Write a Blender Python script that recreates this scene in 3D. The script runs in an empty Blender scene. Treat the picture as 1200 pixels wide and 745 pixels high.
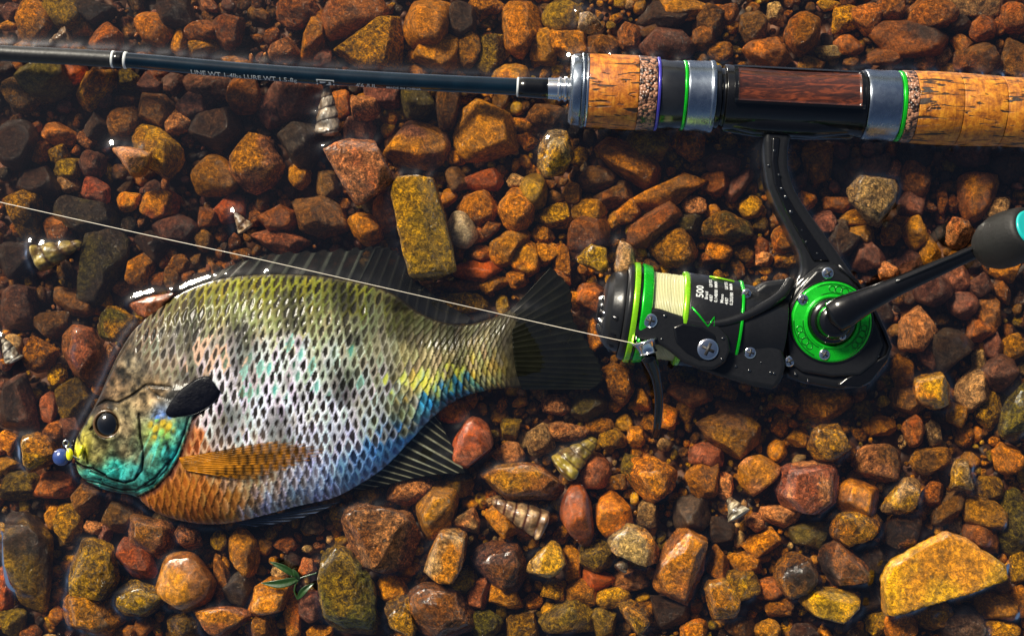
import bpy, bmesh, math, random
import numpy as np
from mathutils import Vector, Matrix

# ------------------------------------------------------------------ units
S = 0.00027            # metres per photograph pixel at the water level
HC = 1800.0            # camera height above the water in the same pixel units
CX, CY = 600.0, 372.5

# ------------------------------------------------------------------ camera, sky, sun, exposure
scene = bpy.context.scene
cam = bpy.data.cameras.new("camera")
cam.sensor_width = 36.0
cam.lens = 36.0 * HC / 1200.0
cam.clip_start = 0.01
cam.clip_end = 100.0
cam_o = bpy.data.objects.new("camera", cam)
cam_o.location = (0, 0, HC * S)
scene.collection.objects.link(cam_o)
scene.camera = cam_o

SUN_EL, SUN_AZ = math.radians(40), math.radians(-38)      # azimuth from +Y (top of the picture) clockwise
world = bpy.data.worlds.new("World")
scene.world = world
world.use_nodes = True
wn = world.node_tree
sky = wn.nodes.new("ShaderNodeTexSky")
sky.sky_type = 'NISHITA'
sky.sun_disc = False
sky.sun_elevation = SUN_EL
sky.sun_rotation = SUN_AZ
sky.air_density = 1.0
sky.dust_density = 2.5
sky.ozone_density = 1.0
bg = wn.nodes["Background"]
bg.inputs["Strength"].default_value = 0.05
wn.links.new(sky.outputs[0], bg.inputs["Color"])

sun = bpy.data.lights.new("sun", 'SUN')
sun.energy = 5.0
sun.angle = math.radians(15)
sun.color = (1.0, 0.92, 0.76)
sun_o = bpy.data.objects.new("sun", sun)
d = Vector((math.sin(SUN_AZ) * math.cos(SUN_EL), math.cos(SUN_AZ) * math.cos(SUN_EL), math.sin(SUN_EL)))
sun_o.rotation_euler = d.to_track_quat('Z', 'Y').to_euler()
sun_o.location = d * 2
scene.collection.objects.link(sun_o)

vs = scene.view_settings
vs.view_transform = 'Standard'
vs.look = 'None'
vs.exposure = 0.5
vs.gamma = 1.0
vs.use_curve_mapping = False
scene.cycles.transparent_max_bounces = 16
scene.cycles.max_bounces = 8

COL = scene.collection
rng = np.random.default_rng(7)
random.seed(7)

# ------------------------------------------------------------------ helpers
def kz(z):
    return (HC - z) / HC

def to_world(v, k=1.0):
    """picture-pixel coordinates (x right, y down, z up) -> metres; k is the real-size factor of a thing above the water"""
    v = np.asarray(v, float)
    out = np.empty_like(v)
    out[:, 0] = (v[:, 0] - CX) * k * S
    out[:, 1] = -(v[:, 1] - CY) * k * S
    out[:, 2] = v[:, 2] * S
    return out

def srgb(c):
    c = np.asarray(c, float) / 255.0
    return np.where(c <= 0.04045, c / 12.92, ((c + 0.055) / 1.055) ** 2.4)

_tab = np.random.default_rng(3).random((32, 32, 32)) * 2 - 1
def vnoise(p):
    p = np.asarray(p, float)
    i = np.floor(p).astype(int)
    f = p - i
    f = f * f * (3 - 2 * f)
    i0 = i & 31
    i1 = (i + 1) & 31
    x0, y0, z0 = i0[:, 0], i0[:, 1], i0[:, 2]
    x1, y1, z1 = i1[:, 0], i1[:, 1], i1[:, 2]
    fx, fy, fz = f[:, 0], f[:, 1], f[:, 2]
    def L(a, b, t): return a + (b - a) * t
    c00 = L(_tab[x0, y0, z0], _tab[x1, y0, z0], fx)
    c10 = L(_tab[x0, y1, z0], _tab[x1, y1, z0], fx)
    c01 = L(_tab[x0, y0, z1], _tab[x1, y0, z1], fx)
    c11 = L(_tab[x0, y1, z1], _tab[x1, y1, z1], fx)
    return L(L(c00, c10, fy), L(c01, c11, fy), fz)

def fbm(p, octv=4):
    p = np.asarray(p, float)
    a, s, o = 1.0, 0.0, np.zeros(len(p))
    for k in range(octv):
        o += a * vnoise(p * (2 ** k) + 17.3 * k)
        s += a
        a *= 0.5
    return o / s

EMERGE = []       # vertex clouds (pixel units, true position) for the water's meniscus

def mesh_obj(name, verts, faces, mat, parent=None, col=None, smooth=True, k=None, emerge=False, origin=None, loc_world=None):
    """verts in picture pixels when k is given (converted), else in metres"""
    v = np.asarray(verts, float)
    if k is not None:
        v = to_world(v, k)
    if emerge:
        EMERGE.append(v / S)
    me = bpy.data.meshes.new(name)
    org = np.zeros(3)
    if parent is not None:
        org = np.array(parent_origin(parent))
    elif origin is not None:
        org = np.asarray(origin, float)
    v = v - org
    if isinstance(faces, np.ndarray):
        nf, nv = faces.shape
        me.vertices.add(len(v)); me.vertices.foreach_set("co", v.astype(np.float32).ravel())
        me.loops.add(nf * nv); me.loops.foreach_set("vertex_index", faces.astype(np.int32).ravel())
        me.polygons.add(nf)
        me.polygons.foreach_set("loop_start", (np.arange(nf) * nv).astype(np.int32))
        me.polygons.foreach_set("loop_total", np.full(nf, nv, np.int32))
        me.update(calc_edges=True)
        me.validate()
    else:
        me.from_pydata([tuple(a) for a in v], [], faces)
        me.update()
    if smooth:
        me.polygons.foreach_set("use_smooth", np.ones(len(me.polygons), bool))
    if col is not None:
        ca = me.color_attributes.new("Col", 'FLOAT_COLOR', 'POINT')
        c = np.ones((len(v), 4), np.float32)
        c[:, :col.shape[1]] = col
        ca.data.foreach_set("color", c.ravel())
    if mat is not None:
        me.materials.append(mat)
    o = bpy.data.objects.new(name, me)
    COL.objects.link(o)
    if parent is not None:
        o.parent = parent
    else:
        o.location = tuple(org)
    return o

def parent_origin(p):
    o = Vector((0, 0, 0))
    while p is not None:
        o += p.location
        p = p.parent
    return o

def tag(o, label=None, cat=None, group=None, kind=None):
    if label: o["label"] = label
    if cat: o["category"] = cat
    if group: o["group"] = group
    if kind: o["kind"] = kind
    return o

def thing(name, loc_px, label, cat, group=None):
    o = bpy.data.objects.new(name, None)
    o.empty_display_size = 0.005
    w = to_world(np.array([loc_px], float), kz(loc_px[2]))[0]
    o.location = tuple(w)
    COL.objects.link(o)
    return tag(o, label, cat, group)

def ico(level):
    bm = bmesh.new()
    bmesh.ops.create_icosphere(bm, subdivisions=level, radius=1.0)
    bm.verts.ensure_lookup_table()
    v = np.array([x.co[:] for x in bm.verts])
    f = np.array([[q.index for q in x.verts] for x in bm.faces])
    bm.free()
    v /= np.linalg.norm(v, axis=1)[:, None]
    return v, f
ICO = {l: ico(l) for l in (1, 2, 3, 4, 5, 6)}

def catmull(pts, n):
    """smooth curve through pts (any dimension), n samples"""
    p = np.asarray(pts, float)
    m = len(p)
    pe = np.vstack([2 * p[0] - p[1], p, 2 * p[-1] - p[-2]])
    t = np.linspace(0, m - 1, n)
    i = np.minimum(t.astype(int), m - 2)
    f = (t - i)[:, None]
    a, b, c, e = pe[i], pe[i + 1], pe[i + 2], pe[i + 3]
    return 0.5 * (2 * b + (c - a) * f + (2 * a - 5 * b + 4 * c - e) * f ** 2 + (3 * b - a - 3 * c + e) * f ** 3)

def grid_faces(n, m, wrap_m=False):
    i = np.arange(n - 1)[:, None]
    mm = m if wrap_m else m - 1
    j = np.arange(mm)[None, :]
    j1 = (j + 1) % m
    a = i * m + j; b = i * m + j1; c = (i + 1) * m + j1; e = (i + 1) * m + j
    return np.stack([a, b, c, e], -1).reshape(-1, 4)

def frame(axis):
    a = np.asarray(axis, float); a = a / np.linalg.norm(a)
    up = np.array([0, 0, 1.0]) if abs(a[2]) < 0.9 else np.array([1.0, 0, 0])
    s = np.cross(up, a); s /= np.linalg.norm(s)
    t = np.cross(a, s)
    return a, s, t

def lathe_verts(p0, axis, prof, n=64):
    a, s, t = frame(axis)
    ph = np.linspace(0, 2 * np.pi, n, endpoint=False)
    prof = np.asarray(prof, float)
    ring = np.cos(ph)[:, None] * s + np.sin(ph)[:, None] * t
    v = np.asarray(p0, float) + prof[:, 0][:, None, None] * a + prof[:, 1][:, None, None] * ring[None]
    return v.reshape(-1, 3)

def soften(prof, r=0.8):
    """double each corner of a lathe profile so that edges stay crisp but bevelled"""
    p = [np.asarray(q, float) for q in prof]
    out = [p[0]]
    for i in range(1, len(p) - 1):
        a, b, c = p[i - 1], p[i], p[i + 1]
        la, lc = np.linalg.norm(a - b), np.linalg.norm(c - b)
        ra, rc = min(r, la * .45), min(r, lc * .45)
        q0 = b + (a - b) / max(la, 1e-6) * ra
        q1 = b + (c - b) / max(lc, 1e-6) * rc
        out += [q0, 0.25 * q0 + 0.5 * b + 0.25 * q1, q1]
    out.append(p[-1])
    return np.array(out)

def lathe(name, p0, axis, prof, mat, parent=None, n=64, k=None, bevel=0.8, col=None, emerge=False):
    prof = soften(prof, bevel) if bevel else np.asarray(prof, float)
    v = lathe_verts(p0, axis, prof, n)
    f = grid_faces(len(prof), n, True)[:, ::-1]
    return mesh_obj(name, v, np.ascontiguousarray(f), mat, parent, k=k, col=col, emerge=emerge)

def tube_verts(path, rad, n=16, flat=1.0):
    p = np.asarray(path, float)
    rad = np.broadcast_to(np.asarray(rad, float), (len(p),))
    tan = np.gradient(p, axis=0)
    tan /= np.linalg.norm(tan, axis=1)[:, None]
    up = np.array([0, 0, 1.0])
    s = np.cross(up, tan); s /= (np.linalg.norm(s, axis=1)[:, None] + 1e-9)
    t = np.cross(tan, s)
    ph = np.linspace(0, 2 * np.pi, n, endpoint=False)
    v = p[:, None, :] + rad[:, None, None] * (np.cos(ph)[None, :, None] * s[:, None, :] + flat * np.sin(ph)[None, :, None] * t[:, None, :])
    return v.reshape(-1, 3)

def tube(name, path, rad, mat, parent=None, n=16, k=None, flat=1.0, caps=True, emerge=False):
    p = np.asarray(path, float)
    rad = np.broadcast_to(np.asarray(rad, float), (len(p),)).copy()
    if caps:
        e0 = p[0] - (p[1] - p[0]) / np.linalg.norm(p[1] - p[0]) * rad[0] * .5
        e1 = p[-1] + (p[-1] - p[-2]) / np.linalg.norm(p[-1] - p[-2]) * rad[-1] * .5
        p = np.vstack([e0, p, e1]); rad = np.concatenate([[rad[0] * .05], rad, [rad[-1] * .05]])
    v = tube_verts(p, rad, n, flat)
    f = grid_faces(len(p), n, True)
    return mesh_obj(name, v, f, mat, parent, k=k, emerge=emerge)

def persp(path):
    """picture anchors with their own heights -> the pixel-unit place they really have"""
    p = np.array(path, float)
    kk = (HC - p[:, 2]) / HC
    p[:, 0] = CX + (p[:, 0] - CX) * kk
    p[:, 1] = CY + (p[:, 1] - CY) * kk
    return p

def prism(name, poly, z0, z1, mat, parent=None, k=1.0, bevel=2.0, seg=3, top=None, emerge=False):
    """extruded outline with rounded edges; top(x,y) may vary the upper height"""
    bm = bmesh.new()
    P = [np.array(q, float) for q in poly]
    area = sum(P[i][0] * P[(i + 1) % len(P)][1] - P[(i + 1) % len(P)][0] * P[i][1] for i in range(len(P)))
    if area > 0: P = P[::-1]                   # y runs down
    def w(q, z):
        return Vector(to_world(np.array([[q[0], q[1], z]]), k)[0])
    lo = [bm.verts.new(w(q, z0)) for q in P]
    hi = [bm.verts.new(w(q, top(q[0], q[1]) if top else z1)) for q in P]
    bm.faces.new(hi)
    bm.faces.new(lo[::-1])
    n = len(P)
    for i in range(n):
        bm.faces.new([lo[i], lo[(i + 1) % n], hi[(i + 1) % n], hi[i]])
    bmesh.ops.recalc_face_normals(bm, faces=bm.faces[:])
    if bevel:
        ed = [e for e in bm.edges if e.verts[0] in set(hi) or e.verts[1] in set(hi)]
        bmesh.ops.bevel(bm, geom=ed, offset=bevel * S, segments=seg, profile=0.5, affect='EDGES', clamp_overlap=True)
    v = np.array([x.co[:] for x in bm.verts])
    bm.verts.index_update()
    f = [[q.index for q in x.verts] for x in bm.faces]
    bm.free()
    if emerge:
        # a filled cloud so that the water knows the whole footprint
        EMERGE.append(fill_cloud(np.array([[to_world(np.array([[q[0], q[1], 0]]), k)[0][i] / S for i in (0, 1)] for q in P]), max(z0, z1)))
    o = mesh_obj(name, v, f, mat, parent, smooth=False)
    try:
        for pl in o.data.polygons: pl.use_smooth = len(pl.vertices) <= 4 and pl.area < 60 * S * S * 4
    except Exception:
        pass
    return o

def in_poly(px, py, poly):
    poly = np.asarray(poly, float)
    ins = np.zeros(px.shape, bool)
    n = len(poly)
    j = n - 1
    for i in range(n):
        xi, yi = poly[i]; xj, yj = poly[j]
        c = ((yi > py) != (yj > py)) & (px < (xj - xi) * (py - yi) / (yj - yi + 1e-12) + xi)
        ins ^= c
        j = i
    return ins

def fill_cloud(poly2, z, step=1.5):
    lo, hi = poly2.min(0), poly2.max(0)
    gx, gy = np.meshgrid(np.arange(lo[0], hi[0], step), np.arange(lo[1], hi[1], step))
    m = in_poly(gx.ravel(), gy.ravel(), poly2)
    return np.stack([gx.ravel()[m], gy.ravel()[m], np.full(m.sum(), z)], -1)

def dist_poly(px, py, pts):
    pts = np.asarray(pts, float)
    best = np.full(px.shape, 1e9)
    for a, b in zip(pts[:-1], pts[1:]):
        ab = b - a
        t = np.clip(((px - a[0]) * ab[0] + (py - a[1]) * ab[1]) / (ab @ ab + 1e-9), 0, 1)
        best = np.minimum(best, np.hypot(px - a[0] - t * ab[0], py - a[1] - t * ab[1]))
    return best

def sstep(a, b, x):
    t = np.clip((x - a) / (b - a), 0, 1)
    return t * t * (3 - 2 * t)

# ------------------------------------------------------------------ materials
def new_mat(name):
    m = bpy.data.materials.new(name)
    m.use_nodes = True
    nt = m.node_tree
    return m, nt, nt.nodes["Principled BSDF"]

def N(nt, t, **kw):
    n = nt.nodes.new(t)
    for a, b in kw.items():
        if a in n.inputs.keys(): n.inputs[a].default_value = b
        else: setattr(n, a, b)
    return n

def plain(name, rgb, rough=0.4, metal=0.0, coat=0.0, bump=0.0, scale=1500.0, var=0.15, spec=0.5):
    """plain surface with slight procedural unevenness of tone, gloss and relief"""
    m, nt, p = new_mat(name)
    c = srgb(rgb)
    tc = N(nt, "ShaderNodeTexCoord")
    no = N(nt, "ShaderNodeTexNoise", Scale=scale, Detail=6.0, Roughness=0.6)
    nt.links.new(tc.outputs["Object"], no.inputs["Vector"])
    mx = N(nt, "ShaderNodeMix", data_type='RGBA')
    mx.inputs[6].default_value = (*(c * (1 - var)), 1)
    mx.inputs[7].default_value = (*np.minimum(c * (1 + var), 1), 1)
    nt.links.new(no.outputs["Fac"], mx.inputs[0])
    nt.links.new(mx.outputs[2], p.inputs["Base Color"])
    mr = N(nt, "ShaderNodeMapRange")
    mr.inputs["To Min"].default_value = max(rough - 0.08, 0.02); mr.inputs["To Max"].default_value = min(rough + 0.10, 1)
    nt.links.new(no.outputs["Fac"], mr.inputs["Value"])
    nt.links.new(mr.outputs[0], p.inputs["Roughness"])
    p.inputs["Metallic"].default_value = metal
    p.inputs["Coat Weight"].default_value = coat
    p.inputs["Coat Roughness"].default_value = 0.06
    p.inputs["Specular IOR Level"].default_value = spec
    if bump:
        b = N(nt, "ShaderNodeBump", Strength=bump, Distance=0.0004)
        nt.links.new(no.outputs["Fac"], b.inputs["Height"])
        nt.links.new(b.outputs[0], p.inputs["Normal"])
    return m

def stone_material():
    m, nt, p = new_mat("wet_stone")
    at = N(nt, "ShaderNodeAttribute", attribute_name="Col")
    tc = N(nt, "ShaderNodeTexCoord")
    oi = N(nt, "ShaderNodeObjectInfo")
    off = N(nt, "ShaderNodeVectorMath", operation='SCALE')
    off.inputs[0].default_value = (1.7, 2.3, 3.1)
    nt.links.new(oi.outputs["Random"], off.inputs["Scale"])
    add = N(nt, "ShaderNodeVectorMath", operation='ADD')
    nt.links.new(tc.outputs["Object"], add.inputs[0]); nt.links.new(off.outputs[0], add.inputs[1])
    def noise(sc, det=8.0, ro=0.62, dist=0.0):
        n = N(nt, "ShaderNodeTexNoise", Scale=sc, Detail=det, Roughness=ro, Distortion=dist)
        nt.links.new(add.outputs[0], n.inputs["Vector"])
        return n
    big = noise(170, 6, 0.65, 0.6)        # mineral patches ~ 6 mm
    mid = noise(620, 7, 0.74, 0.6)       # grain ~ 2 mm
    fine = noise(1700, 6, 0.7)
    vo = N(nt, "ShaderNodeTexVoronoi", Scale=900.0, feature='DISTANCE_TO_EDGE')
    nt.links.new(add.outputs[0], vo.inputs["Vector"])
    # tone: dark mineral specks <-> stone colour <-> pale grains
    def ramp(src, stops):
        r = N(nt, "ShaderNodeValToRGB")
        e = r.color_ramp.elements
        e[0].position, e[0].color = stops[0][0], (*stops[0][1], 1)
        e[1].position, e[1].color = stops[-1][0], (*stops[-1][1], 1)
        for q, c in stops[1:-1]:
            x = e.new(q); x.color = (*c, 1)
        nt.links.new(src, r.inputs[0])
        return r
    r1 = ramp(big.outputs["Fac"], [(0.32, (0.34, 0.28, 0.24)), (0.45, (0.9, 0.87, 0.83)), (0.56, (1.05, 1.02, 0.95)), (0.68, (1.55, 1.40, 1.05))])
    r2 = ramp(mid.outputs["Fac"], [(0.40, (0.10, 0.08, 0.07)), (0.47, (0.62, 0.58, 0.52)), (0.53, (1.08, 1.06, 1.0)), (0.61, (2.2, 2.05, 1.7))])
    m1 = N(nt, "ShaderNodeMix", data_type='RGBA', blend_type='MULTIPLY'); m1.inputs[0].default_value = 0.65
    nt.links.new(at.outputs["Color"], m1.inputs[6]); nt.links.new(r1.outputs[0], m1.inputs[7])
    m2 = N(nt, "ShaderNodeMix", data_type='RGBA', blend_type='MULTIPLY')
    nt.links.new(m1.outputs[2], m2.inputs[6]); nt.links.new(r2.outputs[0], m2.inputs[7])
    # alpha of the attribute = how rough / grainy the stone is
    mr = N(nt, "ShaderNodeMapRange"); mr.inputs["To Min"].default_value = 0.45; mr.inputs["To Max"].default_value = 0.95
    nt.links.new(at.outputs["Alpha"], mr.inputs["Value"]); nt.links.new(mr.outputs[0], m2.inputs[0])
    # relief
    # ridged cracks
    ws = noise(420, 6, 0.7, 0.8)
    w1 = N(nt, "ShaderNodeMath", operation='SUBTRACT'); w1.inputs[1].default_value = 0.5
    nt.links.new(ws.outputs["Fac"], w1.inputs[0])
    w2 = N(nt, "ShaderNodeMath", operation='ABSOLUTE'); nt.links.new(w1.outputs[0], w2.inputs[0])
    w3 = N(nt, "ShaderNodeMapRange"); w3.inputs["From Max"].default_value = 0.055; w3.inputs["To Min"].default_value = 0.0; w3.inputs["To Max"].default_value = 0.12
    nt.links.new(w2.outputs[0], w3.inputs["Value"])
    h0 = N(nt, "ShaderNodeMath", operation='MULTIPLY_ADD'); h0.inputs[1].default_value = 0.45
    nt.links.new(fine.outputs["Fac"], h0.inputs[0]); nt.links.new(mid.outputs["Fac"], h0.inputs[2])
    h1 = N(nt, "ShaderNodeMath", operation='ADD')
    nt.links.new(h0.outputs[0], h1.inputs[0]); nt.links.new(w3.outputs[0], h1.inputs[1])
    # iron-dark filling of the cracks
    ck = N(nt, "ShaderNodeMapRange"); ck.inputs["From Max"].default_value = 0.022; ck.inputs["To Min"].default_value = 0.35; ck.inputs["To Max"].default_value = 1.0
    nt.links.new(w2.outputs[0], ck.inputs["Value"])
    m3 = N(nt, "ShaderNodeVectorMath", operation='SCALE')
    r3 = ramp(fine.outputs["Fac"], [(0.40, (0.45, 0.42, 0.38)), (0.50, (0.98, 0.98, 0.98)), (0.60, (1.7, 1.62, 1.45))])
    m4 = N(nt, "ShaderNodeMix", data_type='RGBA', blend_type='MULTIPLY')
    nt.links.new(mr.outputs[0], m4.inputs[0]); nt.links.new(m2.outputs[2], m4.inputs[6]); nt.links.new(r3.outputs[0], m4.inputs[7])
    nt.links.new(m4.outputs[2], m3.inputs[0]); nt.links.new(ck.outputs[0], m3.inputs["Scale"])
    nt.links.new(m3.outputs[0], p.inputs["Base Color"])
    bs = N(nt, "ShaderNodeMapRange"); bs.inputs["To Min"].default_value = 0.22; bs.inputs["To Max"].default_value = 1.0
    nt.links.new(at.outputs["Alpha"], bs.inputs["Value"])
    b = N(nt, "ShaderNodeBump", Distance=0.0062)
    nt.links.new(bs.outputs[0], b.inputs["Strength"])
    nt.links.new(h1.outputs[0], b.inputs["Height"])
    nt.links.new(b.outputs[0], p.inputs["Normal"])
    rr = N(nt, "ShaderNodeMapRange"); rr.inputs["To Min"].default_value = 0.30; rr.inputs["To Max"].default_value = 0.62
    nt.links.new(at.outputs["Alpha"], rr.inputs["Value"]); nt.links.new(rr.outputs[0], p.inputs["Roughness"])
    cw = N(nt, "ShaderNodeMapRange"); cw.inputs["To Min"].default_value = 0.60; cw.inputs["To Max"].default_value = 0.38
    nt.links.new(at.outputs["Alpha"], cw.inputs["Value"]); nt.links.new(cw.outputs[0], p.inputs["Coat Weight"])
    p.inputs["Coat Roughness"].default_value = 0.05
    b2 = N(nt, "ShaderNodeBump", Strength=0.7, Distance=0.0030)
    nt.links.new(mid.outputs["Fac"], b2.inputs["Height"])
    nt.links.new(b2.outputs[0], p.inputs["Coat Normal"])
    p.inputs["Specular IOR Level"].default_value = 0.22
    return m

def water_material():
    m = bpy.data.materials.new("clear_water")
    m.use_nodes = True
    nt = m.node_tree
    nt.nodes.remove(nt.nodes["Principled BSDF"])
    out = nt.nodes["Material Output"]
    tr = N(nt, "ShaderNodeBsdfTransparent"); tr.inputs["Color"].default_value = (0.93, 0.90, 0.85, 1)
    gl = N(nt, "ShaderNodeBsdfGlossy"); gl.inputs["Roughness"].default_value = 0.04
    gl.inputs["Color"].default_value = (1, 1, 1, 1)
    fr = N(nt, "ShaderNodeFresnel", IOR=1.6)
    tc = N(nt, "ShaderNodeTexCoord")
    no = N(nt, "ShaderNodeTexNoise", Scale=28.0, Detail=2.0)
    nt.links.new(tc.outputs["Object"], no.inputs["Vector"])
    b = N(nt, "ShaderNodeBump", Strength=0.10, Distance=0.004)
    nt.links.new(no.outputs["Fac"], b.inputs["Height"])
    nt.links.new(b.outputs[0], gl.inputs["Normal"]); nt.links.new(b.outputs[0], fr.inputs["Normal"])
    mx = N(nt, "ShaderNodeMixShader")
    nt.links.new(fr.outputs[0], mx.inputs[0]); nt.links.new(tr.outputs[0], mx.inputs[1]); nt.links.new(gl.outputs[0], mx.inputs[2])
    nt.links.new(mx.outputs[0], out.inputs["Surface"])
    return m

def attr_material(name, rough=0.35, coat=0.4, bump=0.15, scale=1500, spec=0.5, metal=0.0, distance=0.0005):
    m, nt, p = new_mat(name)
    at = N(nt, "ShaderNodeAttribute", attribute_name="Col")
    tc = N(nt, "ShaderNodeTexCoord")
    no = N(nt, "ShaderNodeTexNoise", Scale=scale, Detail=6.0, Roughness=0.65)
    nt.links.new(tc.outputs["Object"], no.inputs["Vector"])
    r = N(nt, "ShaderNodeMapRange"); r.inputs["From Min"].default_value = 0.3; r.inputs["From Max"].default_value = 0.7
    r.inputs["To Min"].default_value = 0.72; r.inputs["To Max"].default_value = 1.22
    nt.links.new(no.outputs["Fac"], r.inputs["Value"])
    mu = N(nt, "ShaderNodeVectorMath", operation='SCALE')
    nt.links.new(at.outputs["Color"], mu.inputs[0]); nt.links.new(r.outputs[0], mu.inputs["Scale"])
    nt.links.new(mu.outputs[0], p.inputs["Base Color"])
    nt.links.new(at.outputs["Alpha"], p.inputs["Alpha"])
    p.inputs["Roughness"].default_value = rough
    p.inputs["Coat Weight"].default_value = coat
    p.inputs["Coat Roughness"].default_value = 0.10
    p.inputs["Specular IOR Level"].default_value = spec
    p.inputs["Metallic"].default_value = metal
    b = N(nt, "ShaderNodeBump", Strength=bump, Distance=distance)
    nt.links.new(no.outputs["Fac"], b.inputs["Height"]); nt.links.new(b.outputs[0], p.inputs["Normal"])
    return m

def cork_material(name, c0, c1, c2, dark, stretch=(1, 1, 1)):
    """cork: warm ground, growth bands and dark lenticel pits lying along the axis"""
    m, nt, p = new_mat(name)
    tc = N(nt, "ShaderNodeTexCoord")
    mp = N(nt, "ShaderNodeMapping"); mp.inputs["Scale"].default_value = stretch
    nt.links.new(tc.outputs["Object"], mp.inputs["Vector"])
    n1 = N(nt, "ShaderNodeTexNoise", Scale=420.0, Detail=8.0, Roughness=0.72)
    nt.links.new(mp.outputs[0], n1.inputs["Vector"])
    mp2 = N(nt, "ShaderNodeMapping"); mp2.inputs["Scale"].default_value = (110, 620, 620)
    nt.links.new(tc.outputs["Object"], mp2.inputs["Vector"])
    n2 = N(nt, "ShaderNodeTexNoise", Scale=1.0, Detail=3.0, Roughness=0.55, Distortion=0.7)
    nt.links.new(mp2.outputs[0], n2.inputs["Vector"])
    mp3 = N(nt, "ShaderNodeMapping"); mp3.inputs["Scale"].default_value = (900, 110, 110)
    nt.links.new(tc.outputs["Object"], mp3.inputs["Vector"])
    n3 = N(nt, "ShaderNodeTexNoise", Scale=1.0, Detail=3.0, Roughness=0.5, Distortion=0.9)
    nt.links.new(mp3.outputs[0], n3.inputs["Vector"])
    r = N(nt, "ShaderNodeValToRGB")
    e = r.color_ramp.elements
    e[0].position, e[0].color = 0.38, (*srgb(c0), 1)
    e[1].position, e[1].color = 0.62, (*srgb(c2), 1)
    x = e.new(0.5); x.color = (*srgb(c1), 1)
    nt.links.new(n1.outputs["Fac"], r.inputs[0])
    rb = N(nt, "ShaderNodeValToRGB")
    e = rb.color_ramp.elements
    e[0].position, e[0].color = 0.36, (0.62, 0.56, 0.5, 1)
    e[1].position, e[1].color = 0.46, (1, 1, 1, 1)
    nt.links.new(n3.outputs["Fac"], rb.inputs[0])
    mm = N(nt, "ShaderNodeMix", data_type='RGBA', blend_type='MULTIPLY'); mm.inputs[0].default_value = 0.8
    nt.links.new(r.outputs[0], mm.inputs[6]); nt.links.new(rb.outputs[0], mm.inputs[7])
    rp = N(nt, "ShaderNodeValToRGB")
    e = rp.color_ramp.elements
    e[0].position, e[0].color = 0.39, (0, 0, 0, 1)
    e[1].position, e[1].color = 0.43, (1, 1, 1, 1)
    nt.links.new(n2.outputs["Fac"], rp.inputs[0])
    mx = N(nt, "ShaderNodeMix", data_type='RGBA')
    mx.inputs[6].default_value = (*srgb(dark), 1)
    nt.links.new(rp.outputs[0], mx.inputs[0]); nt.links.new(mm.outputs[2], mx.inputs[7])
    nt.links.new(mx.outputs[2], p.inputs["Base Color"])
    h = N(nt, "ShaderNodeMath", operation='ADD')
    nt.links.new(rp.outputs[0], h.inputs[0]); nt.links.new(n1.outputs["Fac"], h.inputs[1])
    b = N(nt, "ShaderNodeBump", Strength=0.6, Distance=0.0006)
    nt.links.new(h.outputs[0], b.inputs["Height"]); nt.links.new(b.outputs[0], p.inputs["Normal"])
    p.inputs["Roughness"].default_value = 0.55
    p.inputs["Coat Weight"].default_value = 0.15
    return m

def burl_material(name, a, bcol, scale=1100):
    """rubberised cork: tight crumbs of two tones"""
    m, nt, p = new_mat(name)
    tc = N(nt, "ShaderNodeTexCoord")
    vo = N(nt, "ShaderNodeTexVoronoi", Scale=float(scale))
    nt.links.new(tc.outputs["Object"], vo.inputs["Vector"])
    sep = N(nt, "ShaderNodeSeparateColor")
    nt.links.new(vo.outputs["Color"], sep.inputs[0])
    r = N(nt, "ShaderNodeValToRGB")
    e = r.color_ramp.elements
    e[0].position, e[0].color = 0.35, (*srgb(a), 1)
    e[1].position, e[1].color = 0.85, (*srgb(bcol), 1)
    nt.links.new(sep.outputs[0], r.inputs[0])
    nt.links.new(r.outputs[0], p.inputs["Base Color"])
    b = N(nt, "ShaderNodeBump", Strength=0.8, Distance=0.0006); b.invert = True
    nt.links.new(vo.outputs["Distance"], b.inputs["Height"]); nt.links.new(b.outputs[0], p.inputs["Normal"])
    p.inputs["Roughness"].default_value = 0.35
    p.inputs["Coat Weight"].default_value = 0.4
    return m

def wood_material(name):
    m, nt, p = new_mat(name)
    tc = N(nt, "ShaderNodeTexCoord")
    mp = N(nt, "ShaderNodeMapping"); mp.inputs["Scale"].default_value = (140, 700, 700)
    nt.links.new(tc.outputs["Object"], mp.inputs["Vector"])
    n = N(nt, "ShaderNodeTexNoise", Scale=1.0, Detail=6.0, Roughness=0.6, Distortion=1.2)
    nt.links.new(mp.outputs[0], n.inputs["Vector"])
    r = N(nt, "ShaderNodeValToRGB")
    e = r.color_ramp.elements
    e[0].position, e[0].color = 0.3, (*srgb((26, 12, 7)), 1)
    e[1].position, e[1].color = 0.7, (*srgb((120, 56, 26)), 1)
    x = e.new(0.5); x.color = (*srgb((60, 27, 13)), 1)
    nt.links.new(n.outputs["Fac"], r.inputs[0])
    nt.links.new(r.outputs[0], p.inputs["Base Color"])
    p.inputs["Roughness"].default_value = 0.25
    p.inputs["Coat Weight"].default_value = 0.9
    p.inputs["Coat Roughness"].default_value = 0.05
    return m

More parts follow.
